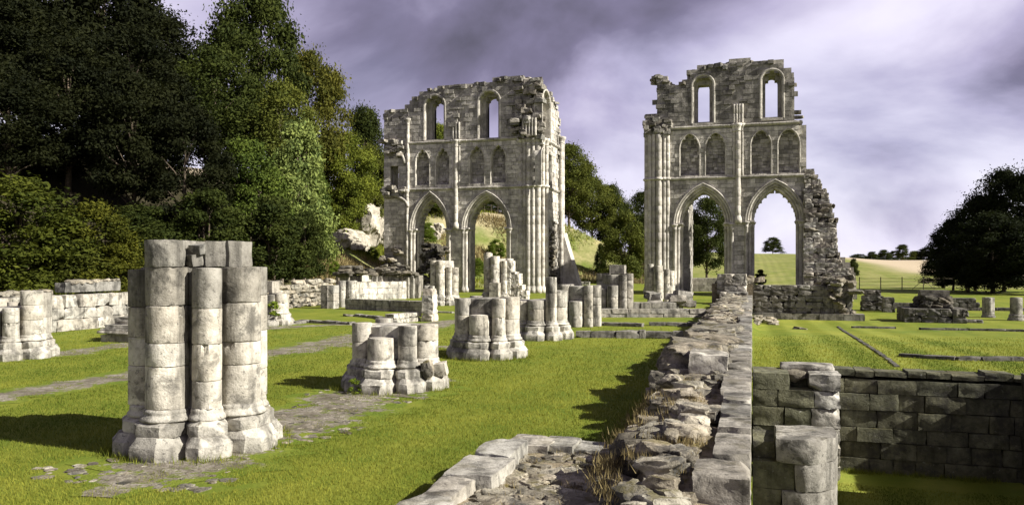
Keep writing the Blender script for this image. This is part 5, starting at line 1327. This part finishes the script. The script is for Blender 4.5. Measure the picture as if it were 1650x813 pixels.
keep = ~((X_ > -2.9) & (X_ < -1.3) & (Y_ < 9.6)) & ~((X_ > -1.75) & (X_ < .05))
keep &= ~((np.abs(X_ - PX - .1) < 1.15 + .35 * vnoise(X_, Y_, 3, 1)) & (Y_ > 7.0) & (Y_ < 15.4) & (vnoise(X_, Y_, 6, 2) < .55))
keep &= ~((np.abs(X_ + 12.7) < .75 + .3 * vnoise(X_, Y_, 3, 3)) & (Y_ < 22) & (vnoise(X_, Y_, 6, 4) < .5))
keep &= ~((X_ > 5.1) & (Y_ < 19)) & ~((X_ > 0) & (Y_ > 17.2) & (Y_ < 19.0)) & (rg.uniform(0, 1, n) > (dd_ - 17) / 15)
X_, Y_, dd_ = X_[keep], Y_[keep], dd_[keep]; P = np.stack([X_, Y_, ground_z(X_, Y_)], 1)
sh = X_ > -.1
bt = np.clip(.50 + .28 * vnoise(X_, Y_, 1.2, 5) + .22 * vnoise(X_, Y_, .35, 15) + rg.uniform(-.38, .38, len(X_)) + np.where(X_ > 0, .46, .09) * np.clip(1.5 * np.sin(X_ * 2 * math.pi / 1.6 + .35), -1, 1) * (X_ < 6.5), 0, 1)
blades('lawn_grass', P, rg.uniform(.018, .042, len(P)) * (.8 + dd_ / 40), .0032 * (dd_ / 6) ** .8 * rg.uniform(.7, 1.4, len(P)), 'blade', .9, bt)
# longer tufts along the feet of walls, piers and stones
L_ = []
def tuft(x, y, z, r, n): L_.append(np.stack([x + rg.normal(0, r, n), y + rg.normal(0, r, n), np.full(n, z)], 1))
for (x, y) in ((PX - .27, 8.95), (PX + .08, 14.25), (PX + .15, 19.65)):
    for k in range(46): a = rv(0, 6.28); tuft(x + 1.1 * math.cos(a), y + 1.1 * math.sin(a), 0, .07, 26)
y = 3.8
while y < 9.6: tuft(XL - .05, y, 0, .05, 34); y += .1
for k in range(120): y = rv(9.4, 30); tuft(-1.72 + rv(-.15, .15), y, 0, .10, 24)
for k in range(70): x = rv(1.75, 4.8); tuft(x, 18.22, -2, .08, 24); tuft(rv(0, 5.5), 18.97, 0, .06, 20)
P = np.concatenate(L_); blades('grass_tufts', P, rg.uniform(.04, .13, len(P)), rg.uniform(.003, .007, len(P)), 'blade', .8)
L_ = []
for k in range(90):
    y = rv(6.5, 14); x = rv(-1.95, -1.15); tuft(x, y, wall_h(y) * float(sstep(-1.95, -1.0, x)) - .06, .07, 34)
for k in range(120): y = 6 + 22 * rv(0, 1) ** 1.5; tuft(rv(-1.2, -.4), y, wall_h(y) + .0, .05, 20)
for k in range(60): tuft(rv(XL + .5, -1.4), rv(4.6, 9.4), .20, .06, 22)
P = np.concatenate(L_); blades('dry_grass_tufts', P, rg.uniform(.03, .11, len(P)), rg.uniform(.003, .006, len(P)), 'dry', .9)
# rough meadow grass on the slope
n = 160000; px_ = rg.uniform(440, 1060, n); dd_ = rg.uniform(58, 128, n); a_ = (px_ - 825) / FPX; X_, Y_ = dd_ * (-SY + a_ * CY), dd_ * (CY + a_ * SY)
keep = (foot_x(Y_) - X_ > .5) & (vnoise(X_, Y_, .5, 8) + rg.uniform(-.6, .6, n) > .0); X_, Y_ = X_[keep], Y_[keep]; P = np.stack([X_, Y_, ground_z(X_, Y_)], 1)
dr = vnoise(X_, Y_, .25, 9) > .1
blades('meadow_grass', P[dr], rg.uniform(.3, .75, dr.sum()), rg.uniform(.03, .08, dr.sum()), 'dry', .7); blades('meadow_grass', P[~dr], rg.uniform(.25, .6, (~dr).sum()), rg.uniform(.03, .08, (~dr).sum()), 'blade', .7)
# weeds on the second far pier
KW = crown_mesh('weed', 1500, 14, .05, 77, .02, 'bush')[0]
for (lab, x, y, z, s) in (('green weed clump growing on the broken pier base near the rubble wall', NX + .55, 26.5, .25, .8), ('small weed at the foot of the low pier with the chipped round stone', PX - .25, 13.2, 0, .32), ('weed clump by the stepped pier base', -17.0, 21.6, .1, .9)):
    o = place('weed', KW, None, (x, y, z), (0, 0, rv(0, 6)), (s, s, s * .7), (1.4, 1.5, .8)); tag(o, lab, 'weed')
